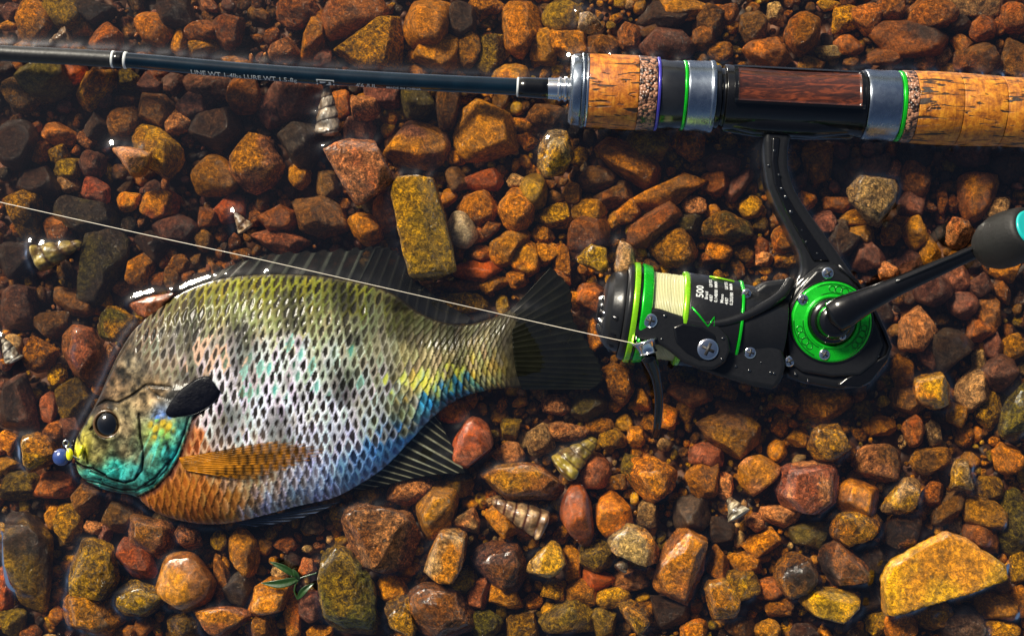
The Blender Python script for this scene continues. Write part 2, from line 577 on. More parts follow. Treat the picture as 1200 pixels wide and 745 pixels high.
def bed_material():
    m, nt, p = new_mat("bed_silt")
    tc = N(nt, "ShaderNodeTexCoord")
    vo = N(nt, "ShaderNodeTexVoronoi", Scale=260.0)
    nt.links.new(tc.outputs["Object"], vo.inputs["Vector"])
    sep = N(nt, "ShaderNodeSeparateColor"); nt.links.new(vo.outputs["Color"], sep.inputs[0])
    r = N(nt, "ShaderNodeValToRGB")
    e = r.color_ramp.elements
    e[0].position, e[0].color = 0.0, (*srgb((40, 26, 18)), 1)
    e[1].position, e[1].color = 1.0, (*srgb((112, 66, 34)), 1)
    nt.links.new(sep.outputs[0], r.inputs[0]); nt.links.new(r.outputs[0], p.inputs["Base Color"])
    b = N(nt, "ShaderNodeBump", Strength=1.0, Distance=0.003); b.invert = True
    nt.links.new(vo.outputs["Distance"], b.inputs["Height"]); nt.links.new(b.outputs[0], p.inputs["Normal"])
    p.inputs["Roughness"].default_value = 0.6
    return m

M_STONE = stone_material()
M_BED = bed_material()
M_WATER = water_material()

# ------------------------------------------------------------------ the setting: bed under the water
def zbed(y):
    return np.interp(y, [0, 150, 420, 560, 745], [-66, -60, -46, -36, -30])

def build_bed():
    xs = np.concatenate([[-4000, -1500, -600], np.arange(-300, 1501, 30), [1800, 2700, 5200]]).astype(float)
    ys = np.concatenate([[-4000, -1500, -600], np.arange(-300, 1051, 30), [1350, 2200, 4700]]).astype(float)
    gx, gy = np.meshgrid(xs, ys, indexing='ij')
    z = zbed(gy) - 16 + 5 * fbm(np.stack([gx / 90, gy / 90, gx * 0], -1).reshape(-1, 3), 3).reshape(gx.shape)
    v = np.stack([gx, gy, z], -1).reshape(-1, 3)
    o = mesh_obj("stream_bed", v, grid_faces(len(xs), len(ys))[:, ::-1].copy(), M_BED, k=1.0)
    tag(o, kind="structure")
build_bed()

# ------------------------------------------------------------------ stones
PAL = {  # code: (sRGB as the stone looks wet, words, roughness of grain 0..1)
    'Y': ((214, 158, 14), 'yellow ochre', .85), 'G': ((156, 122, 16), 'mustard olive', .8),
    'O': ((208, 132, 20), 'orange', .6), 'A': ((184, 122, 18), 'amber brown', .55),
    'R': ((156, 92, 32), 'rust brown', .5), 'P': ((206, 136, 80), 'salmon', .7),
    'B': ((130, 86, 32), 'brown', .55), 'D': ((62, 42, 28), 'dark brown', .6),
    'V': ((120, 76, 58), 'plum brown', .45), 'T': ((196, 156, 100), 'tan', .75),
    'K': ((72, 56, 42), 'charcoal', .5), 'W': ((214, 194, 158), 'cream', .15),
    'M': ((166, 92, 56), 'brick red', .45), 'E': ((96, 84, 32), 'olive green', .6),
    'S': ((164, 78, 20), 'deep red', .2), 'H': ((124, 112, 18), 'moss green', .95),
}
STONES = []
def P(poly, c, label=None, short=None, up=0, q=26, rough=None, flat=.62, c2=None, tops=None, lay=0, lv=None):
    STONES.append(dict(poly=np.array(poly, float), c=c, label=label, short=short, up=up, q=q, rough=rough, flat=flat, c2=c2, tops=tops, lay=lay, lv=lv))
_er = np.random.default_rng(11)
def E(cx, cy, w, h, a, c, **kw):
    kw.setdefault('q', float(_er.choice([9, 14, 22, 30, 30])))
    n = int(_er.integers(4, 7)) if kw['q'] >= 20 else int(_er.integers(6, 9))
    jit = 0.10 if kw['q'] < 12 else 0.22
    t = (np.arange(n) + _er.uniform(-.3, .3, n)) / n * 2 * np.pi + _er.uniform(0, 6)
    r = 1.0 + _er.uniform(-jit, jit * .5, n)
    x, y = np.cos(t) * r * w / 2 * 1.34, np.sin(t) * r * h / 2 * 1.34
    ca, sa = math.cos(math.radians(a)), math.sin(math.radians(a))
    P(np.stack([cx + x * ca - y * sa, cy + x * sa + y * ca], -1), c, **kw)

# --- stones traced one by one (picture pixels); the named ones are landmarks for their neighbours' labels
P([(268,180),(290,154),(310,160),(322,178),(332,200),(325,220),(300,228),(280,218),(266,200)],'P',"large faceted pinkish brown stone left of the salmon slab, above the fish's back","the faceted pinkish stone above the fish",up=4,c2='A')
P([(378,172),(400,160),(440,165),(462,214),(420,241),(400,215)],'P',"flat salmon coloured slab between rod and fish, below the pale striped shell","the salmon slab",up=20,q=40,flat=.45,rough=.75)
P([(457,230),(462,204),(507,210),(516,240),(535,315),(520,321),(511,315),(480,330),(470,285)],'Y',"long upright yellow block with a ridge down its middle, above the fish's dorsal fin","the long yellow ridged block",up=16,q=40,c2='G',tops='ridge',lv=5)
P([(447,172),(465,155),(495,138),(520,148),(529,170),(520,190),(500,200),(465,190)],'O',"big rounded orange and violet rock just right of the salmon slab","the big orange and violet rock",c2='V',up=-6)
P([(385,52),(402,44),(452,14),(472,16),(470,44),(465,80),(420,78),(395,68)],'Y',"large bright yellow stone above the rod blank, left of centre","the bright yellow stone above the rod",rough=.95,q=34,up=5,lv=5)
E(502,24,48,56,20,'A',label="smooth amber oval stone above the rod, right of the bright yellow stone",short="the amber oval stone at the top",q=9,up=2)
P([(588,5),(600,-2),(637,5),(632,35),(610,68),(592,55),(590,30)],'A',"tall flat amber slab above the rod, left of the cork grip","the tall amber slab above the rod",q=36,flat=.5)
P([(677,18),(690,13),(706,25),(708,35),(690,40),(680,32)],'T',"small pale tan stone above the cork fore grip","the pale tan stone above the cork",up=16,rough=.9)
P([(629,195),(632,170),(650,149),(668,158),(674,185),(660,205),(640,208)],'T',"pale yellow pitted stone right below the silver winding check of the rod","the pale pitted stone below the winding check",up=10,c2='Y',rough=.9)
P([(697,158),(720,170),(750,178),(778,198),(776,215),(755,223),(735,210),(712,185)],'A',"pear shaped amber rock below the cork fore grip","the pear shaped amber rock",up=2,lv=5)
E(541,269,28,37,-15,'W',label="smooth cream coloured pebble beside the long yellow ridged block",short="the cream pebble",q=8,up=8)
E(568,209,40,26,-8,'S',label="flat vivid orange red pebble above the cream pebble",short="the vivid red pebble",up=6,q=20,rough=.3)
P([(572,300),(575,280),(600,266),(622,268),(600,300),(585,313)],'A',"curved golden orange stone above the fish's tail stalk","the curved golden stone above the tail",up=8,c2='O',q=14)
E(623,226,30,40,0,'G',label="smooth yellow green pebble below the pale pitted stone",short="the yellow green pebble",q=9,up=4,rough=.2)
P([(735,285),(760,255),(790,232),(802,235),(790,260),(760,285),(742,291)],'R',"slanting reddish slab above the reel's spool","the slanting reddish slab",up=6,q=34)
P([(676,305),(695,285),(710,290),(713,315),(708,321),(680,308)],'Y',"yellow lump of rock between tail fin and reel spool","the yellow lump by the tail",up=10,rough=.9)
P([(729,281),(745,300),(748,318),(720,325),(722,305)],'T',"narrow triangular grey tan stone standing against the top of the reel's spool","the triangular tan stone at the spool",up=14)
P([(822,270),(848,245),(886,265),(882,278),(860,288),(835,280)],'A',"ragged dark gold rock above the black lettered spool skirt","the ragged gold rock above the spool",c2='E',rough=.95,up=2)
P([(997,221),(1005,207),(1045,203),(1059,220),(1050,245),(1035,266),(1020,255)],'T',"bright tan wedge shaped stone right of the reel stem","the bright tan wedge",up=18,q=38,rough=.95,lv=5)
P([(1078,305),(1080,290),(1092,272),(1104,285),(1105,302),(1082,313)],'O',"glowing orange splinter of stone just above the reel's crank arm","the orange splinter at the crank",up=6,q=40)
P([(940,163),(980,163),(980,205),(948,217),(940,200)],'A',"dull square amber stone under the rod, just right of the reel stem","the square amber stone by the stem",q=36,flat=.4)
P([(1125,205),(1140,200),(1176,206),(1165,230),(1140,262),(1125,235)],'R',"sunken rusty triangular rock below the rear cork grip","the rusty triangular rock",q=30,c2='O')
E(1073,43,84,42,8,'R',label="very large dull maroon rock above the reel seat's rear ring",short="the large maroon rock",q=16,c2='D')
P([(1008,70),(1034,51),(1062,69),(1050,76),(1012,75)],'R',"low red brown triangular stone touching the reel seat's upper side","the red brown triangle at the reel seat",q=40)
P([(0,225),(15,217),(45,232),(49,262),(46,275),(20,282),(8,262)],'Y',"cracked yellow stone at the left edge under the fishing line","the cracked yellow stone at the left edge",up=8,c2='D',rough=.9)
P([(85,335),(98,280),(148,266),(148,295),(135,320),(103,360),(88,350)],'E',"long dark olive slab lying upright left of the fish's back","the long olive slab",c2='K',rough=.8,up=-2,q=18)
P([(58,240),(75,228),(120,238),(138,262),(125,276),(90,272),(62,258)],'K',"grey olive slab crossed by the fishing line, above the long olive slab","the grey slab under the line",c2='E',rough=.5)
P([(160,238),(165,228),(200,220),(210,230),(205,250),(185,260),(165,250)],'S',"vivid rust red stone between the fishing line and the rod","the vivid rust red stone",up=6,c2='O',rough=.5)
P([(91,224),(103,205),(127,220),(124,242),(105,238)],'M',"small diamond shaped maroon stone left of the vivid rust red stone","the maroon diamond stone",up=8)
P([(145,330),(152,302),(162,295),(180,307),(172,330),(165,343),(148,340)],'O',"upright brownish orange stone right of the long olive slab","the orange stone by the olive slab",c2='R')
P([(149,358),(155,352),(195,343),(205,348),(180,372),(160,370)],'M',"flat red slab touching the fish's nape","the flat red slab at the nape",up=10,flat=.4)
P([(110,388),(115,365),(135,358),(160,375),(150,395),(125,402),(112,398)],'Y',"bright yellow green lump just left of the fish's forehead","the yellow green lump at the forehead",c2='H',up=8,rough=.9,q=12)
P([(68,402),(85,380),(105,385),(120,415),(118,435),(100,454),(85,430)],'R',"large red brown leaning slab left of the fish's forehead","the leaning red slab",up=6,q=36,c2='M')
P([(24,405),(32,393),(50,405),(66,412),(60,430),(40,438),(27,430)],'O',"knobbly orange stone beside the white shell at the left edge","the knobbly orange stone at left",up=8,rough=.9)
P([(0,340),(8,332),(38,338),(42,360),(40,385),(15,388),(-4,380)],'V',"broad plum brown stone at the left edge, level with the fish's nape","the broad plum stone at the left edge",q=20)
P([(22,525),(20,510),(40,506),(66,520),(60,540),(40,555),(27,548)],'O',"craggy golden orange stone left of the fish's mouth","the craggy golden stone by the mouth",up=10,c2='Y',rough=.95)
P([(75,680),(93,632),(128,640),(136,680),(125,705),(80,698)],'Y',"large square rough yellow stone below the fish's head","the square yellow stone",up=12,rough=1,q=34,lv=5)
P([(130,650),(141,630),(170,645),(182,675),(165,682),(133,665)],'M',"dark red stone wedged right of the square yellow stone","the dark red wedge",c2='S',up=6,q=36,rough=.4)
P([(143,622),(155,603),(195,615),(204,640),(190,658),(165,640)],'A',"golden brown stone right under the fish's throat","the golden stone under the throat",c2='P',up=8,rough=.9)
P([(200,622),(205,612),(225,615),(236,640),(225,647),(205,640)],'P',"speckled pinkish tan stone under the fish's breast","the speckled pinkish stone",up=8,rough=1)
E(215,683,56,58,0,'R',label="big round glossy reddish amber stone below the fish's breast",short="the round glossy amber stone",q=10,up=6,c2='A',rough=.15)
P([(130,715),(132,695),(148,681),(180,695),(195,705),(165,725),(135,723)],'Y',"pointed grainy yellow stone left of the round glossy amber stone","the pointed yellow stone",c2='G',up=10,rough=1,q=30)
P([(5,605),(45,600),(58,640),(55,690),(48,722),(25,715),(10,680)],'G',"tall wet olive block in the lower left corner","the tall olive block at lower left",c2='D',q=34,rough=.5,up=6)
P([(397,625),(402,598),(430,590),(475,600),(492,633),(475,665),(430,677),(410,655)],'P',"big craggy reddish pink rock under the fish's belly","the big craggy pink rock",c2='R',up=14,rough=1,lv=5,q=20)
P([(371,700),(374,650),(390,640),(412,650),(420,670),(440,690),(442,748),(385,744)],'H',"large moss green stone at the bottom edge beside the green sprig","the moss green stone",c2='G',up=14,rough=1,lv=5,q=14)
P([(495,680),(500,660),(512,625),(540,618),(548,635),(545,660),(525,685),(505,688)],'O',"upright orange tan stone right of the big craggy pink rock","the upright orange tan stone",c2='T',up=14,q=30,rough=.6)
P([(449,708),(478,698),(490,735),(485,748),(462,740)],'Y',"small yellow block at the bottom edge right of the moss green stone","the yellow block at the bottom edge",up=10,rough=1)
E(520,722,70,54,15,'R',label="wide brown boulder at the bottom edge below the upright orange tan stone",short="the wide brown boulder",q=14,up=8,rough=.7,lv=5)
P([(524,540),(530,515),(550,488),(570,492),(578,520),(565,548),(540,550)],'S',"glossy wet red brown stone touching the fish's anal fin","the glossy red stone by the anal fin",c2='M',up=10,rough=.25,q=14)
P([(562,565),(580,548),(620,542),(655,558),(663,575),(650,588),(610,582),(575,580)],'A',"long oval orange brown cobble above the banded shell","the long oval cobble",c2='R',up=12,q=12,lv=5,rough=.6)
P([(656,610),(660,580),(675,565),(690,580),(697,620),(690,642),(670,630)],'S',"smooth standing dark red oval stone right of the banded shell","the dark red oval stone",up=12,q=10,rough=.05)
E(719,604,40,46,0,'O',label="smooth rounded orange stone right of the dark red oval stone",short="the smooth orange stone",q=12,up=8,rough=.2)
P([(712,628),(730,614),(760,625),(775,648),(772,662),(745,660),(718,648)],'T',"pale orange tan stone leaning on the smooth orange stone","the pale orange tan stone",c2='O',up=16,q=34)
P([(616,676),(625,655),(645,634),(655,640),(665,672),(645,680)],'T',"pale triangular pyramid shaped stone below the banded shell","the pale pyramid stone",c2='Y',up=16,q=38,rough=.6)
P([(766,692),(778,640),(795,618),(832,637),(828,665),(815,690),(806,712),(790,700)],'O',"large angular orange brown rock below the reel, lower middle","the large angular orange rock",c2='R',up=14,q=36,rough=.5,lv=5)
P([(826,690),(830,682),(853,679),(870,705),(866,730),(838,730)],'O',"blocky golden orange stone right of the large angular orange rock","the blocky golden stone",c2='Y',up=14,q=38,rough=.8)
P([(817,495),(825,482),(870,478),(895,500),(893,520),(862,540),(840,525)],'A',"wet brown boulder with a golden face just below the reel","the wet brown boulder below the reel",c2='B',up=4,rough=.5,lv=5)
P([(803,560),(808,545),(845,540),(842,575),(838,588),(810,573)],'O',"wedge shaped orange stone below the wet brown boulder","the orange wedge",up=8,q=34)
P([(866,560),(880,538),(905,533),(918,545),(910,565),(890,583),(870,575)],'A',"rounded two tone amber stone left of the big brick red rock","the two tone amber stone",c2='P',up=8,q=18)
P([(910,578),(920,555),(975,541),(988,565),(980,590),(960,605),(915,598)],'M',"big brick red rock with pink face below the reel body","the big brick red rock",c2='P',up=12,q=24,rough=.6,lv=5)
P([(949,525),(965,497),(985,503),(1000,525),(985,543),(958,540)],'Y',"chunky yellow stone right above the big brick red rock","the chunky yellow stone",up=12,rough=.95)
P([(1073,455),(1080,437),(1110,436),(1119,455),(1115,474),(1095,481),(1078,472)],'Y',"rounded bright golden stone right of the reel body's corner","the golden stone right of the reel",c2='O',up=14,q=12,rough=.6)
P([(1001,545),(1010,525),(1045,520),(1060,535),(1058,555),(1035,567),(1010,560)],'P',"rounded brown and pink stone right of the chunky yellow stone","the brown and pink stone",c2='B',up=6,q=18)
P([(1068,543),(1080,525),(1110,524),(1121,535),(1110,553),(1085,558)],'B',"flat topped dark brown stone ringed by water, right of the brown and pink stone","the flat topped brown stone",c2='A',up=6,q=36)
P([(1165,530),(1175,518),(1195,525),(1204,545),(1172,558)],'O',"orange brown three sided stone at the right edge, below the mossy one","the three sided stone at the right edge",up=8,q=34)
P([(1173,500),(1185,465),(1206,448),(1206,518),(1180,512)],'H',"moss covered green rock cut by the right edge, level with the reel body's foot","the mossy rock at the right edge",up=10,rough=1)
E(1010,583,46,42,0,'R',label="round brown pebble with flat facets right of the big brick red rock",short="the round brown pebble",q=16,up=6,c2='O',rough=.2)
P([(1035,598),(1050,580),(1060,563),(1082,560),(1084,575),(1075,598),(1042,606)],'T',"pale yellow tan stone above the big yellow slab","the pale tan stone above the slab",c2='Y',up=12,q=36,rough=.7)
P([(1115,573),(1118,555),(1128,538),(1145,560),(1147,575),(1125,577)],'T',"small peaked pale yellow stone right of the pale tan stone","the small peaked stone",c2='Y',up=10,q=34)
P([(975,628),(980,605),(1000,599),(1038,603),(1040,615),(1020,635),(995,642)],'Y',"crumbly bright yellow orange stone below the round brown pebble","the crumbly yellow orange stone",up=12,rough=1,q=14,c2='O')
P([(1042,640),(1040,610),(1070,603),(1085,605),(1078,630),(1060,648)],'R',"furrowed dark red stone right of the crumbly yellow orange stone","the furrowed dark red stone",c2='D',up=6,rough=1)
P([(1034,680),(1045,660),(1110,623),(1130,630),(1180,665),(1178,676),(1100,703),(1038,722)],'Y',"biggest yellow slab, flat and tilted, in the lower right corner","the big yellow slab",up=22,q=60,flat=.26,tops='slab',rough=.3,lv=5,c2='A')
P([(961,660),(970,640),(985,633),(1005,645),(1025,665),(1020,685),(990,690),(968,680)],'R',"large wet dark brown rock left of the big yellow slab","the dark brown rock by the slab",c2='D',up=8,q=16,rough=.7,lv=5)
E(934,676,46,44,0,'A',label="rounded dark amber stone left of the large wet dark brown rock",short="the dark amber stone",c2='D',up=6,rough=.9,q=14)
P([(938,708),(950,687),(1012,697),(1010,712),(1000,733),(960,725)],'G',"box shaped mustard stone with sharp edges left below the big yellow slab","the box shaped mustard stone",up=14,q=60,c2='Y',flat=.6,rough=.5)
P([(222,716),(260,712),(295,715),(275,735),(250,748),(235,735)],'R',"triangular reddish flat stone at the bottom edge below the glossy amber stone","the reddish triangle at the bottom",c2='O',up=10,q=38)
P([(5,440),(22,436),(38,480),(42,502),(15,507),(-6,500)],'D',"large sunken dark maroon rock at the left edge, level with the fish's eye","the dark maroon rock at the left edge",c2='V',q=24)
P([(725,708),(740,704),(755,715),(765,748),(745,748),(733,730)],'Y',"slim yellow stone standing at the bottom edge, middle","the slim yellow stone at the bottom",c2='A',up=12,q=36)
P([(706,430),(722,425),(738,435),(745,465),(735,478),(718,465)],'O',"cracked orange stone between the tail fin's lower lobe and the bail wire","the cracked orange stone by the tail",up=6,rough=.9)
P([(85,122),(86,110),(98,93),(104,78),(136,80),(128,100),(108,120),(92,131)],'A',"long tan wedge of stone just under the rod blank, far left","the tan wedge under the rod",c2='Y')
P([(150,165),(162,143),(190,150),(212,170),(214,190),(190,210),(178,200),(160,180)],'A',"sunken brown slab with a golden upper edge, below the rod at left","the brown slab with golden edge",c2='Y')
P([(129,172),(150,170),(176,180),(170,195),(160,207),(140,195)],'O',"pale orange angular stone lying against the brown slab's left side","the pale orange angular stone",up=16,c2='P')
P([(312,66),(318,52),(338,42),(352,56),(354,70),(330,73),(312,71)],'P',"pinkish rust stone touching the rod's upper side, above the rod lettering","the pinkish stone above the rod lettering",c2='R',up=4)
P([(525,612),(555,595),(563,612),(562,628),(548,622)],'T',"small pale triangular stone left of the banded shell","the small pale triangle by the banded shell",c2='P',up=8)
P([(568,618),(575,593),(600,610),(610,625),(590,632)],'O',"orange wet flake right below the banded shell's tip","the orange flake under the banded shell",up=6,rough=.3)
P([(550,645),(570,635),(612,640),(618,680),(600,705),(575,680)],'R',"craggy rusty rock right of the upright orange tan stone","the craggy rusty rock",c2='V',up=6,rough=1)
for a in """37,25,33,48,0,A 72,13,46,30,20,G 10,13,26,18,0,V 9,30,20,13,0,O 120,42,37,33,4,R 180,34,42,28,35,O 209,46,18,30,10,A 235,36,32,20,0,R
266,37,36,34,40,R 236,54,30,17,0,A 108,12,45,30,0,D 200,10,50,45,0,D 95,32,22,24,0,B 44,93,58,48,0,E 85,84,27,27,0,S 148,92,24,22,0,G 175,97,28,22,0,V
203,97,24,20,0,V 185,83,20,12,0,R 182,129,48,34,20,B 142,117,24,14,-25,R 143,143,35,35,0,B 209,144,35,28,-15,P 67,159,35,29,10,R 42,150,18,16,20,R 45,175,20,26,10,R
66,181,22,20,0,Y 100,164,22,16,30,P 15,168,42,50,0,D 252,152,50,44,20,D 240,103,54,34,0,V 286,112,36,42,10,R 228,125,40,34,0,V 118,117,28,22,-30,V 112,150,28,26,0,D
368,40,22,62,15,A 347,12,46,34,0,R 413,16,68,42,-25,R 511,62,55,43,10,A 549,57,26,37,0,A 540,22,36,36,0,D 573,60,30,46,15,G 573,5,44,26,0,O 376,68,24,22,0,V
343,115,56,46,0,V 317,130,36,34,0,V 400,120,24,38,0,R 427,128,33,33,0,P 418,150,34,28,0,V 488,118,40,36,0,E 525,125,30,54,0,B 571,150,58,58,0,A 350,168,50,46,0,K
668,48,44,35,0,A 636,50,32,60,0,A 660,20,40,34,0,G 806,6,58,26,0,O 836,22,28,44,30,B 853,15,22,24,0,R 859,31,20,16,0,O 830,42,36,30,0,B 788,48,56,36,0,V 738,42,24,30,0,R
705,55,34,26,0,B 765,37,22,18,0,B 884,30,32,38,0,B 775,18,60,28,0,D 905,60,48,36,0,R 845,60,24,20,0,A 612,145,28,24,0,A 640,135,36,24,0,B 618,165,28,20,0,O
757,169,42,36,0,G 812,170,30,28,0,O 910,19,20,42,10,T 943,37,34,45,20,A 987,25,35,34,0,Y 973,4,24,14,0,Y 1019,18,33,33,0,R 1047,12,35,28,0,R 1095,14,54,38,0,R 1140,5,62,28,0,T
973,62,29,19,0,T 995,52,30,22,0,R 1128,52,22,24,0,R 1153,32,26,26,0,R 1172,30,18,20,0,R 1107,65,19,19,45,T 1151,71,49,33,0,B 1190,70,32,52,0,B 1118,81,34,14,0,A 950,75,28,18,0,B
997,73,18,14,0,B 1085,73,26,18,0,B 1125,25,32,30,0,D 150,235,24,22,0,A 205,270,42,28,0,V 250,208,46,42,0,A 243,258,25,31,0,R 268,245,30,36,0,S 210,309,22,18,0,O 190,305,15,15,0,R
218,323,20,18,0,R 185,330,16,20,0,R 200,325,18,24,0,B 85,352,44,24,35,B 175,285,38,32,0,D 42,212,46,40,0,D 78,198,40,24,10,G 107,193,27,26,0,V 77,215,28,20,0,T 127,202,14,18,0,Y
65,268,27,27,0,R 50,318,22,15,0,V 20,303,42,40,0,D 559,245,43,37,0,O 537,212,27,26,0,B 558,317,45,25,0,S 535,335,52,15,-3,R 540,353,49,23,3,Y 579,333,33,21,-15,A 327,257,42,27,15,R
372,253,60,42,15,B 428,268,38,26,40,A 452,250,27,38,0,R 350,205,23,27,0,A 382,218,24,35,0,B 325,281,68,29,5,M 574,268,24,22,0,R 555,275,28,22,0,R 563,297,26,18,0,R 537,295,15,18,0,B
605,245,37,42,0,O 605,213,17,22,0,T 654,253,37,27,-5,Y 645,215,20,14,0,R 648,232,28,18,0,B 672,227,20,22,0,A 690,247,37,29,-15,A 700,211,35,31,0,B 690,271,52,31,-30,R 735,248,31,29,0,O
722,228,40,30,-15,B 720,260,17,21,0,A 783,225,78,26,-22,A 793,290,47,39,0,A 637,275,25,19,30,O 640,297,33,27,0,O 657,307,19,34,0,O 616,302,31,35,0,A 607,325,21,23,0,O 844,294,27,21,20,O
871,298,25,21,0,A 893,290,15,21,0,R 895,303,19,17,0,P 830,303,21,13,0,R 842,215,31,27,0,R 865,218,42,15,-50,V 850,193,37,21,0,V 805,263,33,25,0,E 815,240,23,19,0,P 693,350,37,41,0,R
675,352,15,19,0,O 660,322,24,24,0,R 699,397,27,37,0,O 946,236,25,20,-40,O 985,238,31,21,0,R 984,270,33,27,0,K 992,287,37,36,0,D 1012,274,29,21,0,A 1010,255,37,21,0,A 1016,300,37,33,0,V
1045,275,21,29,0,A 1075,273,33,35,30,A 1060,262,23,21,0,O 1040,316,35,17,50,P 1068,308,31,31,0,V 1122,326,29,33,0,V 1126,271,25,33,10,P 1169,245,29,17,-40,T 1074,210,27,39,-15,R 1050,200,17,21,0,P
1091,243,15,13,0,P 1070,240,31,30,0,V 1105,235,13,31,0,R 1118,240,15,19,0,R 1095,340,37,31,0,V 1150,335,29,31,0,V 1176,340,21,25,0,R 1130,357,29,29,0,V 1160,365,27,31,0,R 1180,318,27,27,0,A
965,262,24,40,-30,V 921,280,25,31,0,A 925,305,27,19,0,A 985,335,31,25,0,V 67,440,19,23,0,Y 82,468,39,37,0,G 57,478,19,31,0,M 8,518,19,21,0,O 10,548,25,21,0,A 62,380,41,29,0,B
127,420,17,31,0,P 62,570,39,29,0,R 65,505,25,21,0,R 82,502,31,27,0,V 22,572,46,31,0,G 100,725,66,43,10,O 12,730,38,42,0,G 76,614,29,41,20,Y 60,605,17,27,0,A 98,588,35,31,0,B
134,607,33,33,0,B 106,618,23,17,0,P 80,633,23,13,0,G 122,626,19,17,0,V 257,634,19,19,0,Y 255,675,21,57,0,R 284,650,35,45,-15,A 215,735,35,29,0,G 150,742,41,17,0,O 277,690,45,37,0,K
4,690,21,55,0,S 65,720,19,21,0,O 458,693,37,31,0,O 482,575,51,27,-8,P 537,570,37,21,0,G 510,603,41,57,20,A 543,684,29,25,0,G 560,698,21,37,20,M 592,697,41,31,0,O 569,731,31,29,0,H
612,737,42,27,0,Y 361,667,21,21,0,P 315,700,46,31,-35,O 310,733,37,33,0,A 343,725,21,47,0,O 363,712,25,31,0,V 375,742,31,17,0,O 335,640,23,19,0,R 430,580,25,17,0,G 532,483,33,25,0,O
598,500,25,31,0,G 600,533,41,25,-10,P 633,517,31,33,0,T 662,506,47,19,0,P 655,475,31,25,0,P 692,476,37,29,0,E 705,500,29,19,0,O 718,514,26,25,0,Y 694,553,35,37,0,M 762,560,46,48,40,O
742,546,28,30,0,G 721,566,29,23,0,A 756,607,29,31,0,T 672,660,22,39,0,A 699,652,37,33,0,G 701,680,35,25,0,S 737,681,39,23,0,P 648,692,39,25,0,Y 682,697,37,33,0,O 717,702,35,21,-10,Y
665,727,59,43,0,G 708,730,25,35,0,G 782,718,49,39,0,D 815,738,29,21,0,O 870,688,33,39,-30,Y 893,638,41,35,0,O 876,662,39,29,20,O 842,661,25,35,0,O 815,603,41,41,30,K 846,621,27,33,0,D
886,612,19,19,0,P 863,483,35,21,0,B 828,535,35,25,0,M 850,573,19,31,0,P 968,472,57,43,0,A 924,470,29,23,0,A 920,450,25,21,0,B 937,513,25,21,0,A 858,462,27,15,0,A 810,462,45,27,0,R
805,475,17,35,0,A 783,487,19,31,0,O 752,470,21,25,0,A 746,512,19,21,0,O 1078,388,45,52,20,P 1145,456,35,41,0,T 1160,482,27,37,0,Y 1125,485,21,25,0,A 1062,437,27,37,0,A 1065,470,35,35,0,B
1038,500,31,25,0,A 1072,505,21,31,0,R 1095,511,21,29,0,T 1193,613,38,62,0,H 1097,580,25,31,0,R 1162,573,33,27,0,Y 1115,597,19,45,40,B 1156,603,51,29,25,A 1152,630,33,39,-30,R 952,624,41,37,0,E
915,603,41,25,0,P 1031,656,29,35,0,D 917,712,35,23,-20,A 1028,731,27,27,0,Y 1057,735,33,31,0,O 1095,720,41,35,0,A 1130,733,41,37,0,K 1170,712,47,33,0,A 1172,738,41,19,0,Y 1196,662,19,41,0,Y
1196,705,19,31,0,O 1170,685,35,25,0,R 902,690,31,23,0,R 1025,702,25,31,0,D 1090,412,23,35,0,V 1152,385,29,29,0,R 1168,407,21,29,0,V 1148,425,15,27,0,T 1190,407,27,27,0,O 1172,437,37,37,0,V
1115,415,50,56,0,K 900,738,26,20,0,A 945,742,26,20,0,D 870,735,30,22,0,B 30,60,34,20,0,B 1190,20,30,30,0,R 1140,170,50,46,0,V 1080,180,40,36,0,D 1030,190,36,26,0,V
600,90,40,30,0,A 450,110,44,30,0,V 20,110,36,34,0,B 275,75,30,18,0,B 1185,190,40,36,0,D""".split():
    b = a.split(',')
    E(float(b[0]), float(b[1]), float(b[2]), float(b[3]), float(b[4]), b[5])

SIZEW = lambda a: 'tiny' if a < 330 else 'small' if a < 700 else 'medium sized' if a < 1300 else 'large'

def poly_area(p):
    x, y = p[:, 0], p[:, 1]
    return 0.5 * abs(np.sum(x * np.roll(y, -1) - np.roll(x, -1) * y))

def hull(p):
    p = sorted(map(tuple, p))
    def half(pp):
        h = []
        for q in pp:
            while len(h) > 1 and (h[-1][0] - h[-2][0]) * (q[1] - h[-2][1]) - (h[-1][1] - h[-2][1]) * (q[0] - h[-2][0]) <= 0: h.pop()
            h.append(q)
        return h[:-1]
    return np.array(half(p) + half(p[::-1]))

